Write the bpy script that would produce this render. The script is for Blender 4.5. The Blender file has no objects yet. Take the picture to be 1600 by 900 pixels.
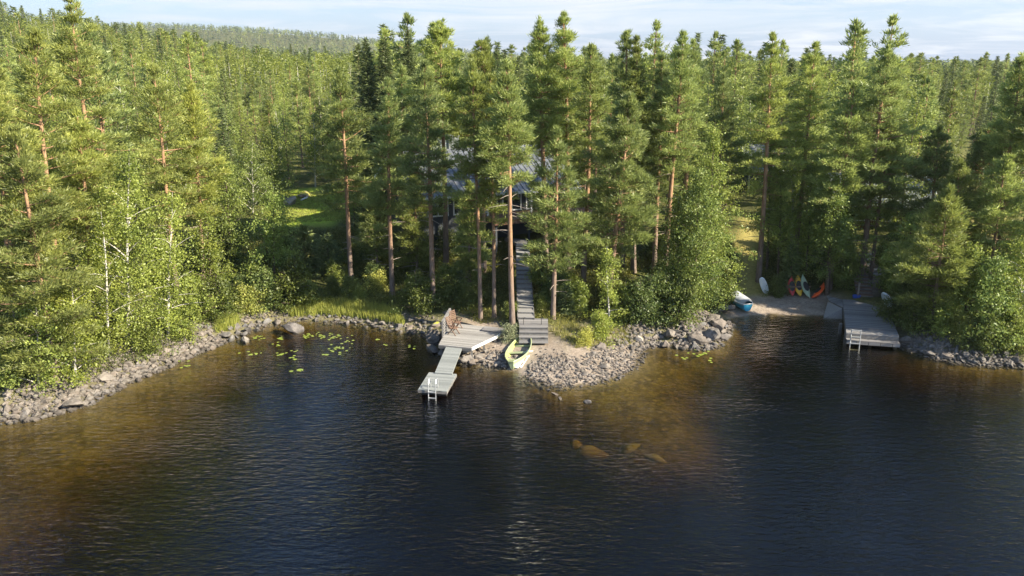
import bpy, math, random
import numpy as np
from mathutils import Vector, Matrix

R = math.radians
sc = bpy.context.scene
COL = sc.collection
# ------------------------------------------------------------------ camera
CAM_H, FPX, PITCH = 17.0, 1200.0, R(16.5)
cam_d = bpy.data.cameras.new('camera')
cam_d.sensor_width = 36.0
cam_d.lens = 36.0 * FPX / 1600.0
cam_d.clip_start, cam_d.clip_end = 0.5, 9000.0
cam = bpy.data.objects.new('camera', cam_d)
COL.objects.link(cam)
cam.location = (0, 0, CAM_H)
cam.rotation_euler = (math.pi / 2 - PITCH, 0, 0)
sc.camera = cam
# ------------------------------------------------------------------ light
SUN_AZ, SUN_EL = R(-22), R(32)            # azimuth counted from +X towards +Y
SUN = Vector((math.cos(SUN_EL) * math.cos(SUN_AZ), math.cos(SUN_EL) * math.sin(SUN_AZ), math.sin(SUN_EL)))
w = bpy.data.worlds.new('World')
sc.world = w
w.use_nodes = True
nt = w.node_tree
nt.nodes.clear()
def N(nt, t, **kw):
    n = nt.nodes.new(t)
    for k, v in kw.items():
        if k in n.inputs.keys():
            n.inputs[k].default_value = v
        else:
            setattr(n, k, v)
    return n
out = N(nt, 'ShaderNodeOutputWorld')
bg = N(nt, 'ShaderNodeBackground', Strength=0.098)
sky = N(nt, 'ShaderNodeTexSky', sky_type='NISHITA', sun_disc=False, sun_elevation=SUN_EL,
        sun_rotation=math.pi / 2 - SUN_AZ, air_density=1.0, dust_density=0.2, ozone_density=2.5, altitude=100)
tc = N(nt, 'ShaderNodeTexCoord')
# thin cloud layer: the view direction is projected on a high flat layer
sep = N(nt, 'ShaderNodeSeparateXYZ'); nt.links.new(tc.outputs['Generated'], sep.inputs[0])
zc = N(nt, 'ShaderNodeMath', operation='MAXIMUM'); nt.links.new(sep.outputs[2], zc.inputs[0]); zc.inputs[1].default_value = 0.0
za = N(nt, 'ShaderNodeMath', operation='ADD'); nt.links.new(zc.outputs[0], za.inputs[0]); za.inputs[1].default_value = 0.05
dx = N(nt, 'ShaderNodeMath', operation='DIVIDE'); nt.links.new(sep.outputs[0], dx.inputs[0]); nt.links.new(za.outputs[0], dx.inputs[1])
dy = N(nt, 'ShaderNodeMath', operation='DIVIDE'); nt.links.new(sep.outputs[1], dy.inputs[0]); nt.links.new(za.outputs[0], dy.inputs[1])
cmb = N(nt, 'ShaderNodeCombineXYZ'); nt.links.new(dx.outputs[0], cmb.inputs[0]); nt.links.new(dy.outputs[0], cmb.inputs[1])
cmb.inputs[2].default_value = 3.7
n1 = N(nt, 'ShaderNodeTexNoise', Scale=0.42, Detail=10.0, Roughness=0.62, Distortion=0.8)
nt.links.new(cmb.outputs[0], n1.inputs['Vector'])
cr = N(nt, 'ShaderNodeValToRGB')
cr.color_ramp.elements[0].position, cr.color_ramp.elements[0].color = 0.44, (0, 0, 0, 1)
cr.color_ramp.elements[1].position, cr.color_ramp.elements[1].color = 0.64, (1, 1, 1, 1)
nt.links.new(n1.outputs['Fac'], cr.inputs[0])
amt = N(nt, 'ShaderNodeMath', operation='MULTIPLY'); nt.links.new(cr.outputs[0], amt.inputs[0]); amt.inputs[1].default_value = 0.85
# fewer clouds overhead
fz = N(nt, 'ShaderNodeMapRange'); nt.links.new(sep.outputs[2], fz.inputs[0])
fz.inputs[1].default_value, fz.inputs[2].default_value, fz.inputs[3].default_value, fz.inputs[4].default_value = 0.08, 0.4, 1.0, 0.15
am2 = N(nt, 'ShaderNodeMath', operation='MULTIPLY'); nt.links.new(amt.outputs[0], am2.inputs[0]); nt.links.new(fz.outputs[0], am2.inputs[1])
mx = N(nt, 'ShaderNodeMix', data_type='RGBA')
veil = N(nt, 'ShaderNodeMapRange'); nt.links.new(sep.outputs[2], veil.inputs[0])
veil.inputs[1].default_value, veil.inputs[2].default_value, veil.inputs[3].default_value, veil.inputs[4].default_value = 0.0, 0.35, 0.92, 0.0
vm = N(nt, 'ShaderNodeMix', data_type='RGBA'); nt.links.new(veil.outputs[0], vm.inputs[0]); nt.links.new(sky.outputs[0], vm.inputs[6]); vm.inputs[7].default_value = (1.18, 1.56, 2.3, 1)
nt.links.new(am2.outputs[0], mx.inputs[0]); nt.links.new(vm.outputs[2], mx.inputs[6])
mx.inputs[7].default_value = (3.2, 3.25, 3.4, 1)
nt.links.new(mx.outputs[2], bg.inputs['Color']); nt.links.new(bg.outputs[0], out.inputs['Surface'])
sl = bpy.data.lights.new('sun', 'SUN')
sl.energy, sl.angle, sl.color = 5.0, R(0.6), (1.0, 0.90, 0.71)
so = bpy.data.objects.new('sun', sl); COL.objects.link(so)
so.rotation_euler = SUN.to_track_quat('Z', 'Y').to_euler()
sc.view_settings.view_transform = 'Standard'
sc.view_settings.look = 'None'
sc.view_settings.exposure = 1.6
sc.view_settings.gamma = 1.0
cy = sc.cycles
cy.max_bounces, cy.diffuse_bounces, cy.glossy_bounces, cy.transmission_bounces = 6, 3, 3, 4
cy.transparent_max_bounces, cy.volume_bounces = 10, 0
cy.use_denoising = True
cy.denoiser = 'OPENIMAGEDENOISE'
cy.denoising_input_passes = 'RGB_ALBEDO_NORMAL'
cy.denoising_prefilter = 'ACCURATE'
cy.caustics_reflective = cy.caustics_refractive = False
# ------------------------------------------------------------------ pixel -> world (all measures were taken on the 1600x900 photograph)
cp, sp = math.cos(PITCH), math.sin(PITCH)
def ray(px, py):
    u, v = (px - 800) / FPX, (450 - py) / FPX
    return np.array([u, cp + v * sp, -sp + v * cp])
def PZ(px, py, z=0.0):
    d = ray(px, py); t = (z - CAM_H) / d[2]
    return np.array([d[0] * t, d[1] * t, z])
def PY(px, py, y):
    d = ray(px, py); t = y / d[1]
    return np.array([d[0] * t, y, CAM_H + d[2] * t])
def project(x, y, z):
    dz = z - CAM_H
    f = y * cp - dz * sp; u = x / f; v = (y * sp + dz * cp) / f
    return 800 + u * FPX, 450 - v * FPX, f
# ------------------------------------------------------------------ terrain
SHORE_PX = [(0, 656), (60, 648), (130, 630), (180, 603), (240, 577), (300, 551), (345, 532), (385, 517), (440, 503),
            (500, 500), (560, 505), (620, 516), (672, 524), (690, 548), (715, 563), (742, 568), (772, 572), (800, 578), (832, 594), (880, 603),
            (930, 598), (985, 577), (1003, 545), (1040, 537), (1085, 545), (1120, 541), (1136, 520), (1142, 496), (1200, 491),
            (1300, 494), (1330, 500), (1400, 535), (1450, 556), (1520, 568), (1600, 571)]
shore = [tuple(PZ(a, b)[:2]) for a, b in SHORE_PX]
shore = [(-3000, -200), (-300, 8), (-90, 14), (-45, 22)] + shore + [(42, 37), (60, 35), (90, 22), (300, 10), (3000, -200)]
lake2 = [(61, 92), (78, 84), (104, 92), (150, 104), (330, 150), (330, 240), (140, 200), (96, 150), (80, 132), (66, 112)]
def seg_dist(P, a, b):
    a, b = np.array(a), np.array(b); ab = b - a
    t = np.clip(((P - a) @ ab) / (ab @ ab), 0, 1)
    return np.hypot(*(P - a - t[:, None] * ab).T)
def inside(P, poly):
    r = np.zeros(len(P), bool); n = len(poly)
    for i in range(n):
        x1, y1 = poly[i]; x2, y2 = poly[(i + 1) % n]
        if y1 == y2: continue
        c = ((y1 > P[:, 1]) != (y2 > P[:, 1])) & (P[:, 0] < (x2 - x1) * (P[:, 1] - y1) / (y2 - y1) + x1)
        r ^= c
    return r
def sdist(P):
    d = np.full(len(P), 1e9)
    for a, b in zip(shore[:-1], shore[1:]): d = np.minimum(d, seg_dist(P, a, b))
    ins = inside(P, shore + [(3000, 9000), (-3000, 9000)])
    s = np.where(ins, d, -d)
    d2 = np.full(len(P), 1e9)
    for i in range(len(lake2)): d2 = np.minimum(d2, seg_dist(P, lake2[i], lake2[(i + 1) % len(lake2)]))
    s2 = np.where(inside(P, lake2), -d2, d2)
    return s, s2
def sm(a, b, x):
    t = np.clip((x - a) / (b - a), 0, 1); return t * t * (3 - 2 * t)
_r = np.random.default_rng(3)
_W = [(_r.uniform(0, 6.28), _r.uniform(0, 6.28), _r.uniform(0, 6.28)) for _ in range(12)]
def wob(P, scale, k0=0):
    o = 0
    for k in range(3):
        a, p, q = _W[k0 + k]
        o = o + np.sin((P[:, 0] * math.cos(a) + P[:, 1] * math.sin(a)) / scale * (1 + .6 * k) + p) * np.sin((-P[:, 0] * math.sin(a) + P[:, 1] * math.cos(a)) / scale * (1.3 + .5 * k) + q) / (1 + .5 * k)
    return o / 1.6
XB0, XB1 = PZ(1140, 495)[0], PZ(1322, 495)[0]     # sandy beach
XS0, XS1 = PZ(745, 570)[0], PZ(1000, 575)[0]      # gravel spit
def height(P):
    P = np.asarray(P, float).reshape(-1, 2)
    x, y = P[:, 0], P[:, 1]
    s, s2 = sdist(P)
    beach = sm(XB0 - 1, XB0 + 1, x) * (1 - sm(XB1 - .5, XB1 + 1.5, x)) * (y > 40) * (y < 75)
    spit = sm(XS0 - 2, XS0 + .5, x) * (1 - sm(XS1 - .5, XS1 + 1.2, x)) * (y < 60)
    bank = 0.85 * sm(-.1, 2.6, s)
    spitb = 0.16 * np.clip(s, 0, 3) + .25 * sm(3, 6, s)
    beachb = 0.10 * np.clip(s, 0, 6)
    b = bank * (1 - spit) * (1 - beach) + spitb * spit + beachb * beach
    rise = 2.7 * sm(3, 19, s) + .8 * sm(20, 45, s)
    z = b + rise + .12 * wob(P, 2.6) * sm(2, 6, s) * (1 - beach) + .3 * wob(P, 9, 3) * sm(8, 20, s)
    # far relief
    far = 29 * np.exp(-(((x + 285) / 115) ** 2 + ((y - 320) / 130) ** 2) / 2)
    far = far + 96 * np.exp(-(((x + 900) / 520) ** 2 + ((y - 2050) / 420) ** 2) / 2)
    far = far + 4 * wob(P, 180, 6) * sm(200, 600, y) - 2.5 * sm(150, 420, y)
    z = z + far * sm(60, 160, y)
    zr = 1.2 + (z - 1.2) * sm(0, 30, s2)
    z = np.where(s2 < 30, np.minimum(z, .25 + zr), z)
    z = np.where(s2 < 2, np.clip(s2, -4, 2) * .3, z)
    # water side
    shall = np.exp(-((x + 21) / 9.5) ** 2) * 1.0 + 1.0 * np.exp(-((x - 7.2) / 6.3) ** 2) * sm(22, 33, y) + .6 * np.exp(-((x - 27) / 6) ** 2) + .25 * beach
    k = .62 - .56 * np.clip(shall, 0, 1)
    dep = -k * np.maximum(-s, 0) - .06 * sm(0, 1, -s)
    dep = np.maximum(dep, -4.5) + .1 * wob(P, 1.8, 2) * sm(.5, 2, -s) 
    z = np.where(s < 0, np.minimum(dep, -.01), z)
    return z
def gz(x, y): return float(height([[x, y]])[0])
def G(px, py):
    d = ray(px, py)
    t = np.concatenate([np.linspace(20, 140, 700), np.linspace(141, 900, 700)])
    P = np.outer(t, d) + np.array([0, 0, CAM_H])
    hh = np.maximum(height(P[:, :2]), 0)
    i = np.argmax(P[:, 2] < hh)
    if i == 0: i = len(t) - 1
    a = (P[i - 1, 2] - hh[i - 1]) / max(1e-6, (P[i - 1, 2] - hh[i - 1]) - (P[i, 2] - hh[i]))
    q = P[i - 1] + (P[i] - P[i - 1]) * a
    return q
# ------------------------------------------------------------------ mesh helpers
class MB:
    def __init__(s): s.v, s.f, s.m, s.t, s.n = [], [], [], [], 0
    def add(s, V, F, mat=0, tint=.5):
        V = np.asarray(V, np.float32).reshape(-1, 3); F = np.asarray(F, np.int64)
        if len(F) == 0: return s
        s.v.append(V); s.f.append(F + s.n); s.m.append(np.full(len(F), mat, np.int32))
        s.t.append(np.broadcast_to(np.asarray(tint, np.float32), (len(V),)).copy()); s.n += len(V)
        return s
    def join(s, o, off=(0, 0, 0), mat=None):
        for V, F, M, T in zip(o.v, o.f, o.m, o.t):
            s.v.append(V + np.asarray(off, np.float32)); s.f.append(F + s.n0(o)); s.m.append(M if mat is None else np.full(len(F), mat, np.int32)); s.t.append(T)
        s.n += o.n
        return s
    def n0(s, o): return s.n
    def mesh(s, name, mats, smooth=False):
        me = bpy.data.meshes.new(name)
        V = np.concatenate(s.v); me.vertices.add(len(V)); me.vertices.foreach_set('co', V.ravel())
        tot = np.concatenate([np.full(len(F), F.shape[1]) for F in s.f])
        loops = np.concatenate([F.ravel() for F in s.f])
        me.loops.add(len(loops)); me.loops.foreach_set('vertex_index', loops.astype(np.int32))
        me.polygons.add(len(tot)); me.polygons.foreach_set('loop_start', (np.cumsum(tot) - tot).astype(np.int32))
        me.polygons.foreach_set('material_index', np.concatenate(s.m))
        me.polygons.foreach_set('use_smooth', np.full(len(tot), bool(smooth)))
        a = me.attributes.new('tint', 'FLOAT', 'POINT'); a.data.foreach_set('value', np.concatenate(s.t))
        for m in mats: me.materials.append(m)
        me.update(calc_edges=True)
        return me
def newobj(name, me, parent=None, loc=None):
    o = bpy.data.objects.new(name, me); COL.objects.link(o)
    if parent is not None: o.parent = parent
    if loc is not None: o.location = loc
    return o
def tag(o, label=None, cat=None, group=None, kind=None):
    if label: o['label'] = label
    if cat: o['category'] = cat
    if group: o['group'] = group
    if kind: o['kind'] = kind
    return o
def empty(name, loc, label, cat, group=None, rz=0):
    o = newobj(name, None, None, loc); o.rotation_euler = (0, 0, rz); o.empty_display_size = .3
    return tag(o, label, cat, group)
def tube(mb, pts, rad, sides=6, mat=0, tint=.5, cap=True):
    pts = np.asarray(pts, float); n = len(pts); rad = np.broadcast_to(rad, (n,))
    T = np.gradient(pts, axis=0); T /= np.linalg.norm(T, axis=1)[:, None] + 1e-9
    ref = np.array([0, 0, 1.]) if abs(T[0][2]) < .8 else np.array([1., 0, 0])
    A = np.cross(T, ref); A /= np.linalg.norm(A, axis=1)[:, None] + 1e-9; B = np.cross(T, A)
    a = np.arange(sides) / sides * 2 * math.pi
    V = pts[:, None, :] + rad[:, None, None] * (np.cos(a)[None, :, None] * A[:, None, :] + np.sin(a)[None, :, None] * B[:, None, :])
    i = np.arange(n - 1)[:, None] * sides; j = np.arange(sides)[None, :]; j2 = (j + 1) % sides
    F = np.stack([i + j, i + j2, i + sides + j2, i + sides + j], -1).reshape(-1, 4)
    V = V.reshape(-1, 3)
    mb.add(V, F, mat, tint)
    if cap and sides == 4: mb.add(V[-4:], [[0, 1, 2, 3]], mat, tint); mb.add(V[:4], [[3, 2, 1, 0]], mat, tint)
    elif cap:
        for k, o in ((0, 1), (n - 1, -1)):
            W = np.vstack([V[k * sides:(k + 1) * sides], pts[k]])
            mb.add(W, [[q, (q + 1) % sides, sides][::o] for q in range(sides)], mat, tint)
    return mb
def box(mb, c, s, rz=0, mat=0, M=None, tint=.5):
    sx, sy, sz = [q / 2 for q in s]
    V = np.array([(x, y, z) for z in (-sz, sz) for y in (-sy, sy) for x in (-sx, sx)], float)
    if rz: V[:, :2] = V[:, :2] @ np.array([[math.cos(rz), math.sin(rz)], [-math.sin(rz), math.cos(rz)]])
    if M is not None: V = V @ np.array(M.to_3x3()).T
    V = V + np.asarray(c, float)
    return mb.add(V, [[0, 2, 3, 1], [4, 5, 7, 6], [0, 1, 5, 4], [2, 6, 7, 3], [0, 4, 6, 2], [1, 3, 7, 5]], mat, tint)
def beam(mb, a, b, w, h, mat=0, tint=.5):
    """box from a to b, w wide (horizontal) and h high"""
    a, b = Vector(a), Vector(b); d = b - a; L = d.length; x = d.normalized()
    z = Vector((0, 0, 1)); y = z.cross(x)
    if y.length < 1e-3: y = Vector((0, 1, 0))
    y.normalize(); z = x.cross(y)
    M = Matrix((x, y, z)).transposed()
    return box(mb, (a + b) / 2, (L, w, h), 0, mat, M, tint)
def prism(mb, poly, z0, z1, mat=0, tint=.5):
    n = len(poly); V = [(x, y, z0) for x, y in poly] + [(x, y, z1) for x, y in poly]
    ar = sum(poly[i][0] * poly[(i + 1) % n][1] - poly[(i + 1) % n][0] * poly[i][1] for i in range(n))
    top = list(range(n, 2 * n)); bot = list(range(n))[::-1]
    sides = [[i, (i + 1) % n, n + (i + 1) % n, n + i] for i in range(n)]
    if ar < 0: top, bot, sides = top[::-1], bot[::-1], [q[::-1] for q in sides]
    mb.add(V, [top], mat, tint); mb.add(V, [bot], mat, tint); mb.add(V, sides, mat, tint); return mb
# ------------------------------------------------------------------ materials
def mat(name):
    m = bpy.data.materials.new(name); m.use_nodes = True; m.node_tree.nodes.clear(); return m, m.node_tree
def L(nt, a, b): nt.links.new(a, b)
def ramp(nt, src, stops):
    c = N(nt, 'ShaderNodeValToRGB'); e = c.color_ramp.elements
    while len(e) < len(stops): e.new(.5)
    for k, (p, col) in enumerate(stops): e[k].position = p; e[k].color = (*col, 1)
    L(nt, src, c.inputs[0]); return c.outputs[0]
def noise(nt, scale, detail=4, rough=.6, coord='Object', vec=None, stretch=None):
    t = N(nt, 'ShaderNodeTexNoise', Scale=scale, Detail=detail, Roughness=rough)
    if vec is None:
        vec = N(nt, 'ShaderNodeTexCoord').outputs[coord]
    if stretch:
        mp = N(nt, 'ShaderNodeMapping'); mp.inputs['Scale'].default_value = stretch; L(nt, vec, mp.inputs[0]); vec = mp.outputs[0]
    L(nt, vec, t.inputs['Vector']); return t.outputs['Fac']
def mixc(nt, f, a, b, mode='MIX'):
    m = N(nt, 'ShaderNodeMix', data_type='RGBA', blend_type=mode)
    for s_, i in ((f, 0), (a, 6), (b, 7)):
        if hasattr(s_, 'links'): L(nt, s_, m.inputs[i])
        else: m.inputs[i].default_value = s_ if i == 0 else (*s_, 1)
    return m.outputs[2]
def finish(nt, col, rough=.8, bump=None, bs=.3, bd=.02, spec=.3, metal=0.0):
    b = N(nt, 'ShaderNodeBsdfPrincipled'); o = N(nt, 'ShaderNodeOutputMaterial')
    if hasattr(col, 'links'): L(nt, col, b.inputs['Base Color'])
    else: b.inputs['Base Color'].default_value = (*col, 1)
    b.inputs['Roughness'].default_value = rough; b.inputs['Specular IOR Level'].default_value = spec; b.inputs['Metallic'].default_value = metal
    if bump is not None:
        q = N(nt, 'ShaderNodeBump'); q.inputs['Strength'].default_value = bs; q.inputs['Distance'].default_value = bd
        L(nt, bump, q.inputs['Height']); L(nt, q.outputs[0], b.inputs['Normal'])
    L(nt, b.outputs[0], o.inputs[0]); return b
def simple(name, c1, c2, scale=6, rough=.7, stretch=None, spec=.3, metal=0.0, bump=True, coord='Object'):
    m, nt = mat(name); f = noise(nt, scale, 5, .65, coord, stretch=stretch)
    finish(nt, ramp(nt, f, [(.3, c1), (.7, c2)]), rough, f if bump else None, .25, .01, spec, metal); return m
def foliage(name, dark, light, hueshift=(1.15, 1.0, .7), trans=.35, rnd=.8):
    """leaf: diffuse + translucent, colour varies from shoot to shoot (tint) and from tree to tree (object random)"""
    m, nt = mat(name)
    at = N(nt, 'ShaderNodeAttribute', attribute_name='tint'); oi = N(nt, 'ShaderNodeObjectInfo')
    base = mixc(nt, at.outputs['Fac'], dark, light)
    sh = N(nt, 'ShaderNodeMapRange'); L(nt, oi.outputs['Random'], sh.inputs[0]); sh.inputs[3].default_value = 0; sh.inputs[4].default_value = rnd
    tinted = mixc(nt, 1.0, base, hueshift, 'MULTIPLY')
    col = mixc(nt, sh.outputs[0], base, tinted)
    # value variation per tree
    fr = N(nt, 'ShaderNodeMath', operation='MULTIPLY'); L(nt, oi.outputs['Random'], fr.inputs[0]); fr.inputs[1].default_value = 7.31
    fr2 = N(nt, 'ShaderNodeMath', operation='FRACT'); L(nt, fr.outputs[0], fr2.inputs[0])
    vr = N(nt, 'ShaderNodeMapRange'); L(nt, fr2.outputs[0], vr.inputs[0]); vr.inputs[3].default_value = .74; vr.inputs[4].default_value = 1.3
    hs = N(nt, 'ShaderNodeHueSaturation'); L(nt, vr.outputs[0], hs.inputs['Value']); L(nt, col, hs.inputs['Color'])
    d = N(nt, 'ShaderNodeBsdfDiffuse'); t = N(nt, 'ShaderNodeBsdfTranslucent'); g = N(nt, 'ShaderNodeBsdfGlossy', Roughness=.5)
    L(nt, hs.outputs[0], d.inputs[0]); L(nt, hs.outputs[0], t.inputs[0])
    a = N(nt, 'ShaderNodeMixShader'); a.inputs[0].default_value = trans; L(nt, d.outputs[0], a.inputs[1]); L(nt, t.outputs[0], a.inputs[2])
    b = N(nt, 'ShaderNodeMixShader'); b.inputs[0].default_value = .03; L(nt, a.outputs[0], b.inputs[1]); L(nt, g.outputs[0], b.inputs[2])
    o = N(nt, 'ShaderNodeOutputMaterial'); L(nt, b.outputs[0], o.inputs[0]); return m
M = {}
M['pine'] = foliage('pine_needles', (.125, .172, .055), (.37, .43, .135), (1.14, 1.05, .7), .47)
M['pinewarm'] = foliage('sun_tinted_pine_needles', (.155, .195, .055), (.43, .46, .125), (1.1, 1.04, .8), .5)  # lighter, yellower pine copy: strong sun on the west pines put into the colour
M['spruce'] = foliage('spruce_needles', (.055, .085, .035), (.16, .20, .07), (1.1, 1.0, .8), .25)
M['birch'] = foliage('birch_leaves', (.12, .17, .04), (.29, .35, .085), (1.2, 1.06, .65), .48)
M['alder'] = foliage('alder_leaves', (.10, .16, .04), (.28, .35, .08), (1.15, 1.0, .7), .4)
M['bush'] = foliage('bush_leaves', (.06, .10, .03), (.17, .22, .065), (1.3, 1.1, .6), .4)
M['autumn'] = foliage('yellow_leaves', (.20, .17, .03), (.42, .33, .05), (1.2, .9, .6), .4)
M['grassblade'] = foliage('grass_blades', (.10, .125, .035), (.30, .30, .10), (1.2, 1.0, .7), .4)
M['reed'] = foliage('reed_blades', (.17, .22, .05), (.42, .46, .13), (1.2, 1.0, .7), .4)
M['silver'] = foliage('silvery_leaves', (.13, .15, .085), (.26, .28, .16), (1.1, 1, .8), .3)
M['cover'] = foliage('berry_leaves', (.06, .085, .022), (.20, .21, .05), (1.2, 1.0, .7), .35)
# pine bark: grey-brown and cracked low down, orange higher up (object height)
m, nt = mat('pine_bark'); tcn = N(nt, 'ShaderNodeTexCoord'); sp_ = N(nt, 'ShaderNodeSeparateXYZ'); L(nt, tcn.outputs['Object'], sp_.inputs[0])
f = noise(nt, 7, 5, .7, stretch=(1, 1, .25)); f2 = noise(nt, .9, 2, .5)
zz = N(nt, 'ShaderNodeMath', operation='MULTIPLY_ADD'); L(nt, f2, zz.inputs[0]); zz.inputs[1].default_value = 4.0; L(nt, sp_.outputs[2], zz.inputs[2])
zr_ = N(nt, 'ShaderNodeMapRange'); L(nt, zz.outputs[0], zr_.inputs[0]); zr_.inputs[1].default_value = 4.0; zr_.inputs[2].default_value = 8.5
low = ramp(nt, f, [(.3, (.10, .075, .06)), (.75, (.26, .20, .165))]); up = ramp(nt, f, [(.3, (.20, .11, .06)), (.7, (.40, .25, .15))])
finish(nt, mixc(nt, zr_.outputs[0], low, up), .9, f, .7, .03, .2); M['pbark'] = m
M['sbark'] = simple('spruce_bark', (.06, .045, .035), (.16, .12, .09), 8, .9)
m, nt = mat('birch_bark'); f = noise(nt, 5, 4, .7, stretch=(1.5, 1.5, 5)); finish(nt, ramp(nt, f, [(.36, (.07, .06, .05)), (.46, (.50, .47, .42)), (.8, (.66, .62, .56))]), .75, None); M['bbark'] = m
M['deadwood'] = simple('dead_wood', (.20, .16, .13), (.42, .36, .31), 9, .9)
# rocks
def rockmat(name, a, b, lichen=(.30, .31, .25), amt=.35, moss=0.0):
    m, nt = mat(name); oi = N(nt, 'ShaderNodeObjectInfo'); tcn = N(nt, 'ShaderNodeTexCoord')
    gm = N(nt, 'ShaderNodeNewGeometry')
    va = N(nt, 'ShaderNodeVectorMath', operation='ADD'); L(nt, gm.outputs['Position'], va.inputs[0]); L(nt, oi.outputs['Random'], va.inputs[1])
    f = noise(nt, 2.2, 6, .7, vec=va.outputs[0]); f2 = noise(nt, 11, 4, .7, vec=va.outputs[0]); f3 = noise(nt, 5, 3, .6, vec=va.outputs[0])
    c = ramp(nt, f, [(.3, a), (.68, b)])
    at = N(nt, 'ShaderNodeAttribute', attribute_name='tint')
    ad = N(nt, 'ShaderNodeMath', operation='ADD'); L(nt, oi.outputs['Random'], ad.inputs[0]); L(nt, at.outputs['Fac'], ad.inputs[1])
    fr = N(nt, 'ShaderNodeMath', operation='FRACT'); L(nt, ad.outputs[0], fr.inputs[0])
    hue = ramp(nt, fr.outputs[0], [(0, (.62, .58, .55)), (.35, (1, .97, .92)), (.6, (1.0, .91, .84)), (.8, (1.12, 1.1, 1.06)), (1, (.8, .8, .84))])
    c = mixc(nt, 1.0, c, hue, 'MULTIPLY')
    lf = ramp(nt, f2, [(.55, (0, 0, 0)), (.68, (amt, amt, amt))]); c = mixc(nt, lf, c, lichen)
    # dark wet band at the water line, a real mark on these stones
    sp_ = N(nt, 'ShaderNodeSeparateXYZ'); L(nt, gm.outputs['Position'], sp_.inputs[0])
    wz = N(nt, 'ShaderNodeMapRange'); L(nt, sp_.outputs[2], wz.inputs[0]); wz.inputs[1].default_value = .05; wz.inputs[2].default_value = .14; wz.inputs[3].default_value = .6; wz.inputs[4].default_value = 1
    c = mixc(nt, 1.0, c, wz.outputs[0], 'MULTIPLY')
    if moss:
        sn = N(nt, 'ShaderNodeSeparateXYZ'); L(nt, gm.outputs['Normal'], sn.inputs[0])
        mm = N(nt, 'ShaderNodeMath', operation='MULTIPLY'); L(nt, sn.outputs[2], mm.inputs[0]); L(nt, f3, mm.inputs[1])
        mf = ramp(nt, mm.outputs[0], [(.36, (0, 0, 0)), (.44, (moss,) * 3)]); c = mixc(nt, mf, c, (.30, .30, .035))
    finish(nt, c, .85, f2, .45, .02, .3); return m
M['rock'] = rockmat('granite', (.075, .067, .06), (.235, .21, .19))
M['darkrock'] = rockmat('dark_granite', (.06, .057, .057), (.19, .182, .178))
M['mossrock'] = rockmat('mossy_granite', (.13, .11, .10), (.25, .22, .20), moss=1.0)
M['palerock'] = rockmat('pale_granite', (.28, .26, .235), (.46, .43, .39))
# woods and paints
def planks(name, c1, c2, per=.14, ax=0, rough=.75, coordrot=0):
    m, nt = mat(name); tcn = N(nt, 'ShaderNodeTexCoord'); mp = N(nt, 'ShaderNodeMapping'); mp.inputs['Rotation'].default_value = (0, 0, coordrot)
    L(nt, tcn.outputs['Object'], mp.inputs[0]); se = N(nt, 'ShaderNodeSeparateXYZ'); L(nt, mp.outputs[0], se.inputs[0])
    dv = N(nt, 'ShaderNodeMath', operation='DIVIDE'); L(nt, se.outputs[ax], dv.inputs[0]); dv.inputs[1].default_value = per
    fr = N(nt, 'ShaderNodeMath', operation='FRACT'); L(nt, dv.outputs[0], fr.inputs[0]); fl = N(nt, 'ShaderNodeMath', operation='FLOOR'); L(nt, dv.outputs[0], fl.inputs[0])
    wn = N(nt, 'ShaderNodeTexWhiteNoise', noise_dimensions='1D'); L(nt, fl.outputs[0], wn.inputs['W'])
    st = (2, 14, 6) if ax == 1 else (14, 2, 6)
    f = noise(nt, 1.5, 5, .7, vec=mp.outputs[0], stretch=st)
    ad = N(nt, 'ShaderNodeMath', operation='MULTIPLY_ADD'); L(nt, wn.outputs[0], ad.inputs[0]); ad.inputs[1].default_value = .45; 
    ml = N(nt, 'ShaderNodeMath', operation='MULTIPLY'); L(nt, f, ml.inputs[0]); ml.inputs[1].default_value = .6; L(nt, ml.outputs[0], ad.inputs[2])
    c = ramp(nt, ad.outputs[0], [(.15, c1), (.75, c2)])
    gp = ramp(nt, fr.outputs[0], [(0, (0, 0, 0)), (.05, (1, 1, 1)), (.95, (1, 1, 1)), (1, (0, 0, 0))])
    c = mixc(nt, gp, tuple(q * .25 for q in c1), c)
    finish(nt, c, rough, gp, .5, .01, .25); return m
M['deckwood'] = planks('grey_deck_boards', (.16, .15, .14), (.33, .315, .295), .14, 1)
M['floatwood'] = planks('pale_deck_boards', (.15, .16, .155), (.25, .26, .25), .13, 1)
M['bluewood'] = planks('weathered_boards', (.11, .105, .105), (.25, .24, .235), .145, 1)
M['stairwood'] = simple('stair_boards', (.15, .145, .14), (.29, .28, .27), 5, .8, stretch=(2, 20, 4))
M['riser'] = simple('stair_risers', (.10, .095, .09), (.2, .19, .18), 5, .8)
M['brownwood'] = simple('brown_stained_wood', (.10, .06, .04), (.22, .14, .10), 6, .7, stretch=(3, 3, 12))
M['terrace'] = planks('terrace_boards', (.13, .07, .05), (.24, .13, .085), .14, 0)
M['white'] = simple('white_paint', (.66, .65, .62), (.80, .79, .76), 8, .5)
M['alu'] = simple('aluminium', (.45, .46, .47), (.58, .59, .6), 10, .35, spec=.5, metal=.6, bump=False)
M['darkwall'] = simple('dark_wood_wall', (.035, .04, .05), (.07, .075, .085), 4, .7, stretch=(1, 1, 9))
M['redwall'] = simple('red_wood_wall', (.12, .03, .02), (.22, .06, .035), 4, .8, stretch=(1, 1, 9))
m, nt = mat('window_glass'); b = finish(nt, (.02, .025, .03), .08, None, spec=.9); M['glass'] = m
m, nt = mat('ribbed_roof'); tcn = N(nt, 'ShaderNodeTexCoord'); se = N(nt, 'ShaderNodeSeparateXYZ'); L(nt, tcn.outputs['Object'], se.inputs[0])
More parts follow.
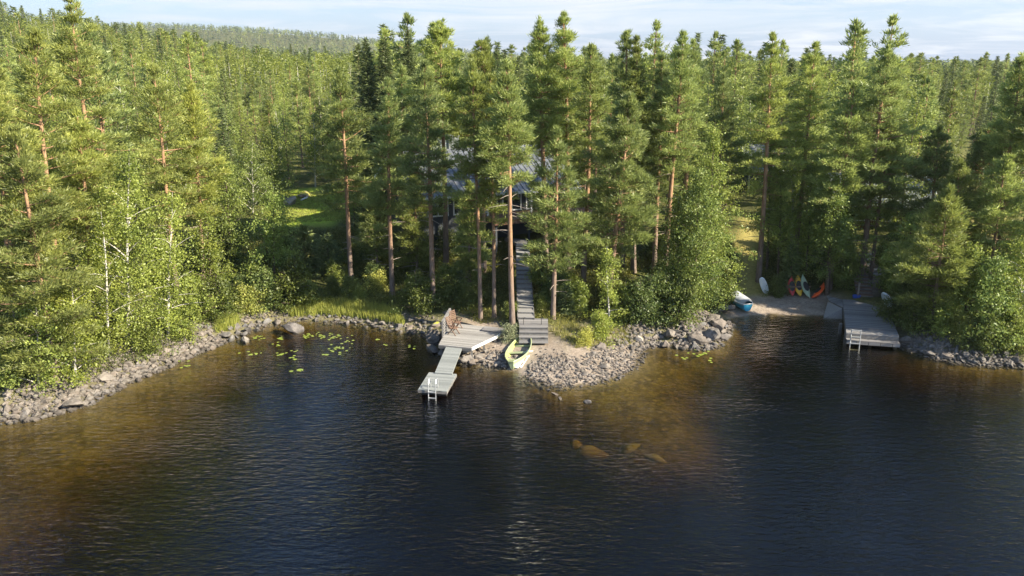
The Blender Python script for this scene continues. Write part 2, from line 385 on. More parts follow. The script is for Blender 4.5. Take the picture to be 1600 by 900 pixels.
f = noise(nt, 1.2, 6, .7); f2 = noise(nt, 9, 4, .7); c = ramp(nt, f, [(.3, (.095, .10, .11)), (.7, (.17, .18, .19))]); c = mixc(nt, ramp(nt, f2, [(.5, (0, 0, 0)), (.66, (.7, .7, .7))]), c, (.26, .26, .24))
finish(nt, c, .35, None, spec=.6, metal=.25); M['roof'] = m
M['greyroof'] = simple('grey_felt_roof', (.13, .15, .15), (.24, .26, .25), 3, .7)
M['yellowhull'] = simple('yellow_gelcoat', (.27, .31, .17), (.35, .38, .22), 2, .35, spec=.5, bump=False)
M['greenhull'] = simple('green_gelcoat', (.36, .50, .30), (.46, .60, .40), 2, .35, spec=.5, bump=False)
M['yellowin'] = simple('yellow_boat_inside', (.30, .33, .10), (.42, .44, .16), 3, .5, bump=False)
M['red'] = simple('red_plastic', (.40, .015, .02), (.5, .03, .03), 2, .35, spec=.5, bump=False)
M['yellow'] = simple('yellow_plastic', (.62, .34, .015), (.7, .42, .03), 2, .35, spec=.5, bump=False)
M['greygreen'] = simple('grey_green_plastic', (.26, .33, .22), (.36, .44, .30), 2, .4, spec=.5, bump=False)
M['orange'] = simple('orange_red_plastic', (.80, .09, .02), (.9, .14, .03), 2, .35, spec=.5, bump=False)
M['paleblue'] = simple('pale_blue_plastic', (.50, .60, .68), (.72, .76, .78), 3, .4, spec=.5, bump=False)
M['blue'] = simple('blue_gelcoat', (.04, .30, .46), (.06, .38, .55), 2, .35, spec=.5, bump=False)
M['navy'] = simple('navy_pad', (.02, .05, .10), (.04, .09, .16), 4, .6, bump=False)
M['bluebox'] = simple('blue_plastic', (.04, .08, .35), (.06, .12, .45), 4, .5, bump=False)
M['cover_cloth'] = simple('grey_tarpaulin', (.28, .30, .34), (.42, .43, .46), 3, .6)
M['black'] = simple('black_rubber', (.02, .02, .02), (.04, .04, .04), 5, .6, bump=False)
M['lily'] = simple('lily_leaf', (.13, .20, .035), (.26, .29, .045), .8, .35, spec=.5, bump=False, coord='Object')
# ------------------------------------------------------------------ ground sheet
def axis(lo, hi, step, far_lo, far_hi, g=1.12):
    a = list(np.arange(lo, hi, step)); d = step; b = a[-1]
    while b < far_hi: d *= g; b += d; a.append(b)
    d = step; b = a[0]; pre = []
    while b > far_lo: d *= g; b -= d; pre.append(b)
    return np.array(pre[::-1] + a)
gxs = axis(-42, 48, .38, -2600, 2600); gys = axis(22, 100, .38, -1500, 3200)
X, Y = np.meshgrid(gxs, gys); P = np.stack([X.ravel(), Y.ravel()], 1); Z = height(P)
nx, ny = len(gxs), len(gys)
i = (np.arange(ny - 1)[:, None] * nx + np.arange(nx - 1)[None, :]).ravel()
mb = MB(); mb.add(np.column_stack([P, Z]), np.stack([i, i + 1, i + nx + 1, i + nx], 1))
LAWN = [tuple(G(a, b)[:2]) for a, b in [(420, 352), (424, 318), (444, 298), (505, 292), (540, 302), (545, 335), (515, 352)]]
TRAIL = [tuple(G(a, b)[:2]) for a, b in [(1150, 462), (1150, 425), (1152, 370), (1158, 335), (1176, 335), (1181, 370), (1186, 425), (1200, 462)]]
WALK = [tuple(G(a, b)[:2]) for a, b in [(1342, 462), (1352, 430), (1348, 398), (1358, 392), (1380, 425), (1372, 462)]]
EASTYARD = [tuple(G(a, b)[:2]) for a, b in [(1440, 400), (1520, 330), (1600, 330), (1600, 385), (1530, 400)]]
def soft(P, poly, r):
    d = np.full(len(P), 1e9)
    for a in range(len(poly)): d = np.minimum(d, seg_dist(P, poly[a], poly[(a + 1) % len(poly)]))
    return np.clip(.5 + np.where(inside(P, poly), d, -d) / (2 * r), 0, 1)
S, S2 = sdist(P); x, y = P.T
mlawn = np.maximum(soft(P, LAWN, .8), .0)
mtrail = np.maximum(soft(P, TRAIL, .5), .8 * soft(P, EASTYARD, 2))
nzz = .8 * wob(P, 1.3)
beachm = sm(XB0 - 1, XB0 + .5, x) * (1 - sm(XB1 - .5, XB1 + 1.5, x)) * (1 - sm(3.6, 4.6, S + nzz * .4)) * (y > 38) * (y < 75)
spitm = sm(XS0 - 3, XS0, x) * (1 - sm(XS1 - .3, XS1 + 2, x)) * (1 - sm(3.6, 5.6, S + nzz)) * (y < 60)
bankm = (1 - sm(1.4, 2.8, S + .4 * nzz)) * .85
msand = np.maximum(np.maximum(beachm, spitm), np.where(S < 2.8, bankm * .35, 0)); msand = np.where(y > 75, 0, msand)
msand = np.maximum(msand, soft(P, WALK, .3))
me = mb.mesh('ground', [], True)
ca = me.color_attributes.new('zone', 'FLOAT_COLOR', 'POINT')
ca.data.foreach_set('color', np.column_stack([mlawn, msand, mtrail, np.where(S < 0, 1., 0.)]).astype(np.float32).ravel())
m, nt = mat('forest_floor')
at = N(nt, 'ShaderNodeAttribute', attribute_name='zone'); se = N(nt, 'ShaderNodeSeparateColor'); L(nt, at.outputs['Color'], se.inputs[0])
gm = N(nt, 'ShaderNodeNewGeometry'); pos = gm.outputs['Position']
f1 = noise(nt, .7, 6, .65, vec=pos); f2 = noise(nt, 5, 5, .7, vec=pos); f3 = noise(nt, 18, 3, .7, vec=pos)
moss = ramp(nt, f1, [(.35, (.035, .035, .015)), (.5, (.07, .08, .02)), (.62, (.15, .14, .035)), (.75, (.12, .085, .04))])
moss = mixc(nt, .45, moss, ramp(nt, f2, [(.35, (.03, .035, .012)), (.7, (.16, .15, .05))]))
lawn = ramp(nt, f2, [(.3, (.20, .28, .03)), (.7, (.36, .43, .05))]); lawn = mixc(nt, ramp(nt, f1, [(.5, (0, 0, 0)), (.7, (.5, .5, .5))]), lawn, (.30, .30, .06))
trail = ramp(nt, f2, [(.3, (.20, .17, .05)), (.7, (.36, .30, .10))])
vo = N(nt, 'ShaderNodeTexVoronoi', Scale=7.0); L(nt, pos, vo.inputs['Vector'])
peb = mixc(nt, .45, ramp(nt, f3, [(.3, (.17, .135, .11)), (.7, (.40, .33, .27))]), ramp(nt, vo.outputs['Color'], [(.1, (.16, .14, .12)), (.9, (.52, .45, .38))]))
sand = mixc(nt, ramp(nt, f1, [(.4, (.25, .25, .25)), (.6, (.8, .8, .8))]), ramp(nt, f3, [(.3, (.15, .115, .085)), (.7, (.27, .21, .155))]), peb)
c = mixc(nt, se.outputs[1], moss, sand); c = mixc(nt, se.outputs[0], c, lawn); c = mixc(nt, se.outputs[2], c, trail)
vb = N(nt, 'ShaderNodeTexVoronoi', Scale=2.6); L(nt, pos, vb.inputs['Vector'])
bed = ramp(nt, vb.outputs['Distance'], [(.0, (.20, .15, .085)), (.32, (.12, .09, .05)), (.5, (.055, .043, .025))])
bed = mixc(nt, ramp(nt, f1, [(.42, (0.1, 0.1, 0.1)), (.58, (.9, .9, .9))]), bed, ramp(nt, f2, [(.3, (.07, .055, .03)), (.7, (.18, .14, .075))]))
c = mixc(nt, at.outputs['Alpha'], c, bed)
finish(nt, c, .95, f2, .8, .06, .15)
me.materials.append(m)
g = newobj('ground', me); tag(g, 'mossy forest ground sloping down to the dark lake', None, None, 'structure')
# ------------------------------------------------------------------ water: one closed body, brown humic absorption inside
m, nt = mat('lake_water')
gm = N(nt, 'ShaderNodeNewGeometry'); pos = gm.outputs['Position']
def wav(scale, st, det, rot=0.0):
    mp = N(nt, 'ShaderNodeMapping'); mp.inputs['Scale'].default_value = st; mp.inputs['Rotation'].default_value = (0, 0, rot); L(nt, pos, mp.inputs[0])
    t = N(nt, 'ShaderNodeTexNoise', Scale=scale, Detail=det, Roughness=.55, Distortion=.4); L(nt, mp.outputs[0], t.inputs['Vector']); return t.outputs['Fac']
wa = wav(1.0, (1.5, 4.2, 1), 3, .12); wb = wav(1.0, (4.2, 10.0, 1), 2, -.1); wc = wav(.12, (1, 1.6, 1), 2)
amp = N(nt, 'ShaderNodeMapRange'); L(nt, wc, amp.inputs[0]); amp.inputs[1].default_value = .35; amp.inputs[2].default_value = .65; amp.inputs[3].default_value = .45; amp.inputs[4].default_value = 1.0
s1 = N(nt, 'ShaderNodeMath', operation='MULTIPLY'); L(nt, wa, s1.inputs[0]); s1.inputs[1].default_value = .62
s2 = N(nt, 'ShaderNodeMath', operation='MULTIPLY_ADD'); L(nt, wb, s2.inputs[0]); s2.inputs[1].default_value = .22; L(nt, s1.outputs[0], s2.inputs[2])
s3 = N(nt, 'ShaderNodeMath', operation='MULTIPLY'); L(nt, s2.outputs[0], s3.inputs[0]); L(nt, amp.outputs[0], s3.inputs[1])
bp = N(nt, 'ShaderNodeBump'); bp.inputs['Strength'].default_value = 1.0; bp.inputs['Distance'].default_value = .17; L(nt, s3.outputs[0], bp.inputs['Height'])
fr = N(nt, 'ShaderNodeFresnel', IOR=1.42)
io = N(nt, 'ShaderNodeMapRange'); L(nt, gm.outputs['Backfacing'], io.inputs[0]); io.inputs[3].default_value = 1.42; io.inputs[4].default_value = 1 / 1.42; L(nt, io.outputs[0], fr.inputs['IOR'])
L(nt, bp.outputs[0], fr.inputs['Normal'])
gl = N(nt, 'ShaderNodeBsdfGlossy', Roughness=.03); L(nt, bp.outputs[0], gl.inputs['Normal'])
tr = N(nt, 'ShaderNodeBsdfTransparent'); mxs = N(nt, 'ShaderNodeMixShader'); fm = N(nt, 'ShaderNodeMath', operation='MULTIPLY', use_clamp=True); L(nt, fr.outputs[0], fm.inputs[0]); fm.inputs[1].default_value = 1.25; L(nt, fm.outputs[0], mxs.inputs[0]); L(nt, tr.outputs[0], mxs.inputs[1]); L(nt, gl.outputs[0], mxs.inputs[2])
o = N(nt, 'ShaderNodeOutputMaterial'); L(nt, mxs.outputs[0], o.inputs[0])
va = N(nt, 'ShaderNodeVolumeAbsorption', Density=1.9); va.inputs['Color'].default_value = (.64, .545, .0, 1); L(nt, va.outputs[0], o.inputs['Volume'])
M['water'] = m
mb = MB(); box(mb, (0, 800, -10), (5000, 4400, 20))
wo = newobj('lake_water', mb.mesh('lake_water', [m])); tag(wo, 'dark brown lake water with small ripples', None, None, 'structure')
# ------------------------------------------------------------------ rocks
def ico(sub):
    import bmesh
    b = bmesh.new(); bmesh.ops.create_icosphere(b, subdivisions=sub, radius=1)
    V = np.array([v.co for v in b.verts]); F = np.array([[v.index for v in f.verts] for f in b.faces]); b.free(); return V, F
ICO1, ICO2, ICO3 = ico(1), ico(2), ico(3)
def rockshape(rng, base, flat=.7, cuts=13):
    V, F = base; V = V.copy()
    for _ in range(cuts):          # planes cut the ball into facets
        n = rng.normal(size=3); n /= np.linalg.norm(n); d = rng.uniform(.42, .82)
        k = V @ n; V = V - np.maximum(k - d, 0)[:, None] * n
    a, b = rng.normal(size=(2, 3)) * 2.3
    V *= (1 + .07 * np.sin(V @ a * 1.5 + 1) + .04 * np.sin(V @ b * 3))[:, None]
    V *= np.array([rng.uniform(.85, 1.4), rng.uniform(.65, 1.0), flat * rng.uniform(.75, 1.15)])
    return V, F
rr = np.random.default_rng(11)
ROCKM = {}
for mn in ('rock', 'mossrock', 'palerock', 'darkrock'):
    ROCKM[mn] = []
    for k in range(14 if mn in ('rock', 'darkrock') else 5):
        V, F = rockshape(rr, ICO3, .72); mb = MB().add(V, F); me = mb.mesh('rock', [M[mn]], False)
        ROCKM[mn].append(me)
rnd = random.Random(5)
SUNK = []
for k in range(4):
    V, F = rockshape(np.random.default_rng(60 + k), ICO3, .8, 4); SUNK.append(MB().add(V, F).mesh('rock', [M['palerock']], True))
def rock(x, y, size, label, group, mn='rock', sink=.3, z=None, name='rock', flat=1.0, rz=None):
    o = newobj(name, rnd.choice(ROCKM[mn]))
    if group == 'sunken boulders off the spit': o.data = rnd.choice(SUNK)
    s = size / 2; o.scale = (s, s * rnd.uniform(.85, 1.1), s * flat * rnd.uniform(.85, 1.1))
    zz = gz(x, y) if z is None else z
    o.location = (x, y, zz + s * .7 * flat * (1 - 2 * sink) )
    o.rotation_euler = (rnd.uniform(-.2, .2), rnd.uniform(-.2, .2), rnd.uniform(0, 6.28) if rz is None else rz)
    return tag(o, label, name, group)
SP = [np.array(p) for p in shore]
def at_shore(px0, px1, inland, rng):
    """a point `inland` metres behind the shoreline between two photo columns"""
    x0 = np.interp(px0, [a for a, _ in SHORE_PX], range(len(SHORE_PX))); x1 = np.interp(px1, [a for a, _ in SHORE_PX], range(len(SHORE_PX)))
    q0 = np.array([np.interp(x0, range(len(SHORE_PX)), [PZ(a, b)[k] for a, b in SHORE_PX]) for k in (0, 1)])
    pts = [PZ(a, b)[:2] for a, b in SHORE_PX]
    # walk along by arc length
    seg = []
    i0, i1 = x0, x1
    ks = np.linspace(i0, i1, 60)
    pl = np.array([[np.interp(k, range(len(pts)), [p[j] for p in pts]) for j in (0, 1)] for k in ks])
    dl = np.concatenate([[0], np.cumsum(np.hypot(*np.diff(pl, axis=0).T))]); t = rng.uniform(0, dl[-1])
    p = np.array([np.interp(t, dl, pl[:, j]) for j in (0, 1)]); q = np.array([np.interp(min(t + .3, dl[-1]), dl, pl[:, j]) for j in (0, 1)]); q2 = np.array([np.interp(max(t - .3, 0), dl, pl[:, j]) for j in (0, 1)])
    d = q - q2; d /= np.linalg.norm(d) + 1e-9; n = np.array([-d[1], d[0]])
    return p + n * inland
placed = []
def bank(px0, px1, n, smin, smax, w0, w1, label, group, mn='rock', gap=.42, pw=2.0, sink=.28):
    rng = np.random.default_rng(int(px0) * 7 + int(px1)); k = 0; tries = 0
    while k < n and tries < n * 40:
        tries += 1
        sz = smin + (smax - smin) * rng.random() ** pw
        if tries < n * 6: sz = max(sz, smin + (smax - smin) * .3)
        q_in = rng.uniform(w0, w1); q = at_shore(px0, px1, q_in, rng)
        if any((q[0] - a) ** 2 + (q[1] - b) ** 2 < (gap * (sz + c)) ** 2 for a, b, c in placed): continue
        placed.append((q[0], q[1], sz)); k += 1
        w_ = (w1 - w0); u_ = 'at the waterline' if (q_in < w0 + .35 * w_) else ('high up' if q_in > w0 + .7 * w_ else 'halfway up')
        l = ('large ' if sz > smin + .6 * (smax - smin) else ('small ' if sz < smin + .25 * (smax - smin) else 'middling ')) + label.replace('small ', '') + ', ' + u_
        rock(q[0], q[1], sz, l, group, mn, sink)
    return k
# single stones first
def pxrock(px, py, size, label, group=None, mn='rock', sink=.3, z=None, name='boulder', **kw):
    q = PZ(px, py) if z is None else PZ(px, py, z)
    placed.append((q[0], q[1], size)); return rock(q[0], q[1], size, label, group, mn, sink, z, name, **kw)
pxrock(455, 521, 2.1, 'big rounded boulder standing alone in the lily bay', mn='rock', sink=.2, z=-.2, flat=.95, rz=-.3)
pxrock(380, 507, 1.35, 'dark boulder at the shore left of the big lily bay boulder', z=.0)
pxrock(405, 499, 1.3, 'dark grey boulder right behind the grass tuft of the lily bay', z=.1)
pxrock(434, 506, 1.0, 'low dark stone at the water just behind the big round boulder', z=0)
pxrock(383, 532, .85, 'pale flat stone standing in shallow water left of the lily leaves', z=0, sink=.45, mn='palerock')
pxrock(515, 494, .75, 'reddish stone in the water in front of the reeds', z=0)
pxrock(640, 515, .7, 'upright pointed stone at the water west of the deck', z=0)
pxrock(700, 498, 1.6, 'mossy boulder behind the bench on the deck', mn='mossrock', z=.4, flat=.9)
pxrock(690, 515, 1.7, 'large moss topped boulder beside the slatted bench', mn='mossrock', z=-.1, flat=1.0)
pxrock(680, 531, 1.5, 'dark boulder at the corner where the lake meets the deck', z=.1)
pxrock(676, 549, 1.3, 'dark boulder standing in the lake left of the walkway', z=0)
pxrock(695, 556, 1.0, 'dark wet stone just under the left edge of the walkway', z=0)
pxrock(727, 551, 1.1, 'round stone right of the walkway under the deck edge', z=.1, mn='palerock')
pxrock(729, 564, 1.0, 'second round stone right of the walkway at the waterline', z=0)
pxrock(748, 560, .8, 'brown stone between the walkway and the gravel shore', z=.05)
pxrock(736, 570, .6, 'flat stone in the water beside the walkway', z=-.02)
pxrock(943, 577, 1.0, 'dark boulder at the outer edge of the pebble spit', z=0)
pxrock(938, 546, .95, 'grey boulder on the pebble spit beside the green bush', z=.3)
pxrock(1000, 534, .9, 'pale rounded stone where pebble spit meets the boulder bank', z=.1, mn='palerock')
for a, b, s_, l in ((866, 617, .42, 'larger flat stone sticking out of the water off the pebble spit'), (857, 611, .3, 'tiny pale stone nearest the pebble spit tip in the water'),
                    (875, 624, .36, 'small square stone in the water beyond the spit, middle of three'), (917, 629, .42, 'lone pale stone in the water furthest from the pebble spit')):
    pxrock(a, b, s_, l, z=-.03, name='stone')
for a, b, s_, l in ((1040, 541, .9, 'pale stone in the water before the boulder bank'), (1048, 525, 1.0, 'yellowish round stone in the middle of the boulder bank'),
                    (1080, 517, 1.5, 'large pale topped boulder in the middle of the boulder bank'), (1093, 537, 1.7, 'wide slanting boulder reaching into the water beside lily leaves'),
                    (1075, 530, 1.0, 'low stone at the waterline left of the slanting boulder'), (1131, 530, 1.1, 'flat reddish slab in the water at the end of the boulder bank'),
                    (1112, 524, 1.5, 'steep grey boulder near the end of the boulder bank'), (1115, 500, 1.4, 'grey boulder on top of the bank below the birch foliage'),
                    (1078, 496, 1.0, 'brown angular boulder behind the bank under the bushes'), (1135, 485, 1.2, 'dark boulder beside the small boat on the beach'),
                    (1122, 510, 1.3, 'tall dark boulder on the sloping end of the boulder bank')):
    pxrock(a, b, s_, l, z=.0 if b > 528 else .35)
for a, b, s_, l in ((1412, 536, 1.2, 'round boulder touching the corner of the large dock'), (1469, 554, .95, 'pale round stone in the water east of the large dock'),
                    (1481, 560, .9, 'pale stone at the waterline beside the round pale stone'), (1490, 534, 1.1, 'brown stone beneath the bushes east of the large dock'), (1452, 537, .6, 'small pale stone in the dark hollow east of the dock')):
    pxrock(a, b, s_, l, z=.0 if b > 535 else .5)
for a, b, s_, l, f in ((903, 705, .9, 'drowned yellowish boulder, smallest and westernmost of the sunken row', -.55), (926, 716, 1.3, 'drowned flat brown boulder in the middle of the sunken row', -.6), (988, 713, 1.5, 'drowned pointed boulder with dark west side off the spit', -.6),
                       (1027, 731, 1.3, 'drowned rounded golden boulder at the east end of the sunken row', -.55)):
    pxrock(a, b, s_, l, 'sunken boulders off the spit', mn='palerock', z=f - .64, sink=.2, flat=1.0)
for a, b, s_, l in ((12, 640, 1.1, 'pale boulder at the western end of the stone bank'), (34, 625, 1.3, 'large boulder in the stone bank beside the westernmost pine'), (95, 618, 1.2, 'big pale boulder high on the west stone bank'),
                    (72, 612, 1.4, 'wide flat topped boulder under the birch saplings of the west bank'), (116, 630, 1.1, 'tall boulder at the waterline of the west bank'), (100, 600, .9, 'white stone at the edge of birch saplings'),
                    (155, 580, 1.3, 'broad boulder in the middle of the west stone bank'), (140, 562, .9, 'whitish stone where bushes meet the west stone bank'), (178, 553, 1.2, 'pair of whitish boulders high on the bank below the birch'),
                    (162, 590, 1.0, 'flat slab at the waterline of the west bank'), (195, 570, .9, 'tan boulder below the bright birch')):
    pxrock(a, b + 4, s_, l, z=.25 if b < 600 else .1)
WB = 'grey stone in the sunlit west bank'
bank(0, 130, 52, .32, .95, -.1, 3.0, WB + ' below the big pines', 'stones of the west bank')
bank(130, 345, 86, .28, .85, -.1, 2.6, WB + ' below the bright birch', 'stones of the west bank')
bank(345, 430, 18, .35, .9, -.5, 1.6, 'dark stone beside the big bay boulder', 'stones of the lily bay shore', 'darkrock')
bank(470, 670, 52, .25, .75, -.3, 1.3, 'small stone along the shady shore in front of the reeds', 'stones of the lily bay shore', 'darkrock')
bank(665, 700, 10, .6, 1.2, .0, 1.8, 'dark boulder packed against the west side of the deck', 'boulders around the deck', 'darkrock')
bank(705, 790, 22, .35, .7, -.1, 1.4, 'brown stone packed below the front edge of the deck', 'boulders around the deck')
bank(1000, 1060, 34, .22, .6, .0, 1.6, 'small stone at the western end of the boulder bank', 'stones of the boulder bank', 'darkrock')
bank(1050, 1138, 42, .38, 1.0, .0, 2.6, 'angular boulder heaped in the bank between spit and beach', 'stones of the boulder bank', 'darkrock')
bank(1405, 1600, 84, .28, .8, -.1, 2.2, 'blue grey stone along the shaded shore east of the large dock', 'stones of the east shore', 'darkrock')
# loose rubble and pebbles nobody could count
def rubble(name, n, px0, px1, w0, w1, s0, s1, label, seed, clip=None):
    rng = np.random.default_rng(seed); mb = MB(); sh = [rockshape(rng, ICO1, .65, 5) for _ in range(12)]
    pts = np.array([at_shore(px0, px1, rng.uniform(w0, w1), rng) for _ in range(n)]); 
    zz = height(pts)
    for p, z in zip(pts, zz):
        if clip and not clip(p): continue
        V, F = sh[rng.integers(12)]; s = s0 + (s1 - s0) * rng.random() ** 2.5; a = rng.uniform(0, 6.28)
        c_, s_ = math.cos(a), math.sin(a); W = V @ np.array([[c_, s_, 0], [-s_, c_, 0], [0, 0, 1]]) * s / 2
        mb.add(W + [p[0], p[1], max(z, -1) + s * .15], F, 0, rng.random())
    o = newobj(name, mb.mesh(name, [M['rock']])); return tag(o, label, None, None, 'stuff')
rubble('rubble', 3200, 0, 350, -.6, 3.2, .12, .5, 'small broken stones filling the west bank', 1)
rubble('rubble', 1500, 350, 790, -.6, 1.7, .1, .34, 'small stones along the lily bay shore', 2)
rubble('pebbles', 2300, 800, 1000, -.5, 2.6, .07, .30, 'pale pebbles heaped on the gravel spit', 3, lambda p: seg_dist(np.array([p]), PZ(801, 578)[:2], PZ(823, 534, .3)[:2])[0] > .95)
rubble('pebbles', 700, 745, 900, -.2, 3.4, .05, .2, 'gravel around the rowing boat', 6, lambda p: seg_dist(np.array([p]), PZ(801, 578)[:2], PZ(823, 534, .3)[:2])[0] > 1.0)
rubble('rubble', 1500, 1000, 1140, -.3, 2.8, .12, .45, 'small stones between the boulders of the bank', 4)
rubble('rubble', 1800, 1400, 1600, -.4, 2.4, .1, .38, 'small stones along the east shore', 5)
# lily pads
rl = random.Random(8)
def lilymesh(k):
    n = 14; V = [(0, 0, 0)]; 
    for i in range(n):
        a = .25 + i / (n - 1) * (2 * math.pi - .5); r = 1 + .06 * math.sin(3 * a + k); V.append((r * math.cos(a), .8 * r * math.sin(a), .02 * math.sin(2 * a + k)))
    V2 = V + [(x_, y_, z_ - .03) for x_, y_, z_ in V]
    F = [[0, i, i + 1] for i in range(1, n)]; m = n + 1
    F2 = [[m, m + i + 1, m + i] for i in range(1, n)]; mb = MB(); mb.add(V2, F + F2)
    mb.add(V2, [[i, m + i, m + i + 1, i + 1] for i in range(1, n)] + [[0, m, m + 1, 1], [n, m + n, m, 0]]); return mb.mesh('lily_pad', [M['lily']])
LM = [lilymesh(k) for k in range(4)]
def lily(px, py, l, g, s=None):
    q = PZ(px, py, .02); o = newobj('lily_pad', rl.choice(LM), None, q); s = s or rl.uniform(.06, .11); o.scale = (s, s, s); o.rotation_euler = (0, 0, rl.uniform(0, 6.28)); tag(o, l, 'water lily leaf', g)
Z3 = 1 / 4.571
def zl(a, b): return 350 + a * Z3, 460 + b * Z3
for (a, b, n, rx, ry, l) in ((245, 305, 11, 35, 14, 'yellow green lily leaf floating in front of the pale flat stone'), (150, 262, 4, 30, 6, 'lily leaf at the shore between the dark boulder and the pale flat stone'), (400, 315, 9, 34, 12, 'lily leaf at the foot of the big rounded boulder'),
                             (390, 360, 7, 28, 22, 'lily leaf in the scattered patch below the big rounded boulder'), (210, 425, 10, 70, 14, 'lily leaf in the western outer row of the lily bay'), (410, 425, 11, 36, 12, 'lily leaf in the outer row straight below the big boulder'),
                             (505, 405, 5, 28, 10, 'lily leaf in the loose group right of the outer row'), (515, 460, 8, 34, 28, 'lily leaf in the outermost clump of the lily bay'), (600, 300, 15, 38, 22, 'lily leaf in the dense band right of the big boulder'),
                             (690, 295, 12, 45, 16, 'lily leaf in the thin band reaching towards the reeds'), (785, 300, 14, 50, 20, 'lily leaf in the dense patch in front of the reeds'), (890, 330, 9, 45, 26, 'lily leaf at the deck side of the dense patch'),
                             (810, 385, 18, 75, 24, 'lily leaf in the wide patch in the middle of the bay'), (740, 430, 7, 34, 6, 'large lily leaf in the row at the outer edge of the middle patch'), (825, 428, 2, 8, 5, 'lily leaf pair below the middle patch'),
                             (1098, 322, 4, 18, 4, 'lily leaf in the small cluster between middle patch and deck'), (1160, 362, 3, 30, 10, 'lone lily leaf between the reeds and the walkway'), (1345, 375, 5, 24, 22, 'lily leaf in the patch nearest the dark boulders of the deck')):
    for _ in range(n): lily(*zl(a + rl.gauss(0, .55) * rx, b + rl.gauss(0, .55) * ry), l, 'water lily leaves of the bay')
lily(*zl(480, 548), 'single lily leaf furthest out, the smaller of two', None, .13); lily(*zl(543, 540), 'largest bright lily leaf furthest out in the bay', None, .22)
for a, b in ((578, 712), (648, 740), (668, 755), (700, 743), (715, 686), (783, 697), (805, 650), (828, 722), (850, 704), (862, 712), (878, 702), (905, 688), (922, 694), (950, 666), (980, 748), (968, 774), (984, 794)):
    lily(980 + a / 7.5, 460 + b / 7.5, 'small lily leaf floating off the boulder bank beside the spit', 'lily leaves off the boulder bank', rl.uniform(.09, .13))
for a, b in ((1215, 358), (1262, 378), (1275, 425), (1300, 410), (1325, 378), (1330, 410), (1318, 412)):
    lily(a / 4.5, 480 + b / 4.5, 'small yellow leaf floating by the sunlit west stone bank', 'lily leaves by the west bank', rl.uniform(.08, .12))
# ------------------------------------------------------------------ trees
def blades(mb, C, D, ln, wd, rng, mat=0, tint=.5):
    """thin pointed shoots: one triangle each, from C along D"""
    n = len(C); D = D / (np.linalg.norm(D, axis=1)[:, None] + 1e-9)
    s = np.cross(D, rng.normal(size=(n, 3))); s /= np.linalg.norm(s, axis=1)[:, None] + 1e-9
    l = ln * rng.uniform(.6, 1.3, n)[:, None]; w_ = wd * rng.uniform(.7, 1.3, n)[:, None] / 2
    V = np.stack([C - s * w_, C + s * w_, C + D * l], 1).reshape(-1, 3)
    F = np.arange(3 * n).reshape(-1, 3); T = np.repeat(np.broadcast_to(tint, (n,)), 3)
    mb.add(V, F, mat, T)
def leaves(mb, C, size, rng, mat=0, tint=.5, up=.5):
    n = len(C); nrm = rng.normal(size=(n, 3)); nrm[:, 2] += up; nrm /= np.linalg.norm(nrm, axis=1)[:, None]
    a = np.cross(nrm, rng.normal(size=(n, 3))); a /= np.linalg.norm(a, axis=1)[:, None] + 1e-9; b = np.cross(nrm, a)
    s = size * rng.uniform(.6, 1.35, n)[:, None] / 2
    V = np.stack([C - a * s, C + b * s * .62, C + a * s, C - b * s * .62], 1).reshape(-1, 3)
    mb.add(V, np.arange(4 * n).reshape(-1, 4), mat, np.repeat(np.broadcast_to(tint, (n,)), 4))
def unit(v): return v / (np.linalg.norm(v) + 1e-9)
def trunkpath(rng, H, lean=(0, 0), wobble=.12, n=12):
    t = np.linspace(0, 1, n); k = wobble * H / 17
    x = lean[0] * t + k * np.sin(t * 5 + rng.uniform(0, 6)) * t; y = lean[1] * t + k * np.sin(t * 4 + rng.uniform(0, 6)) * t
    return np.column_stack([x, y, t * H])
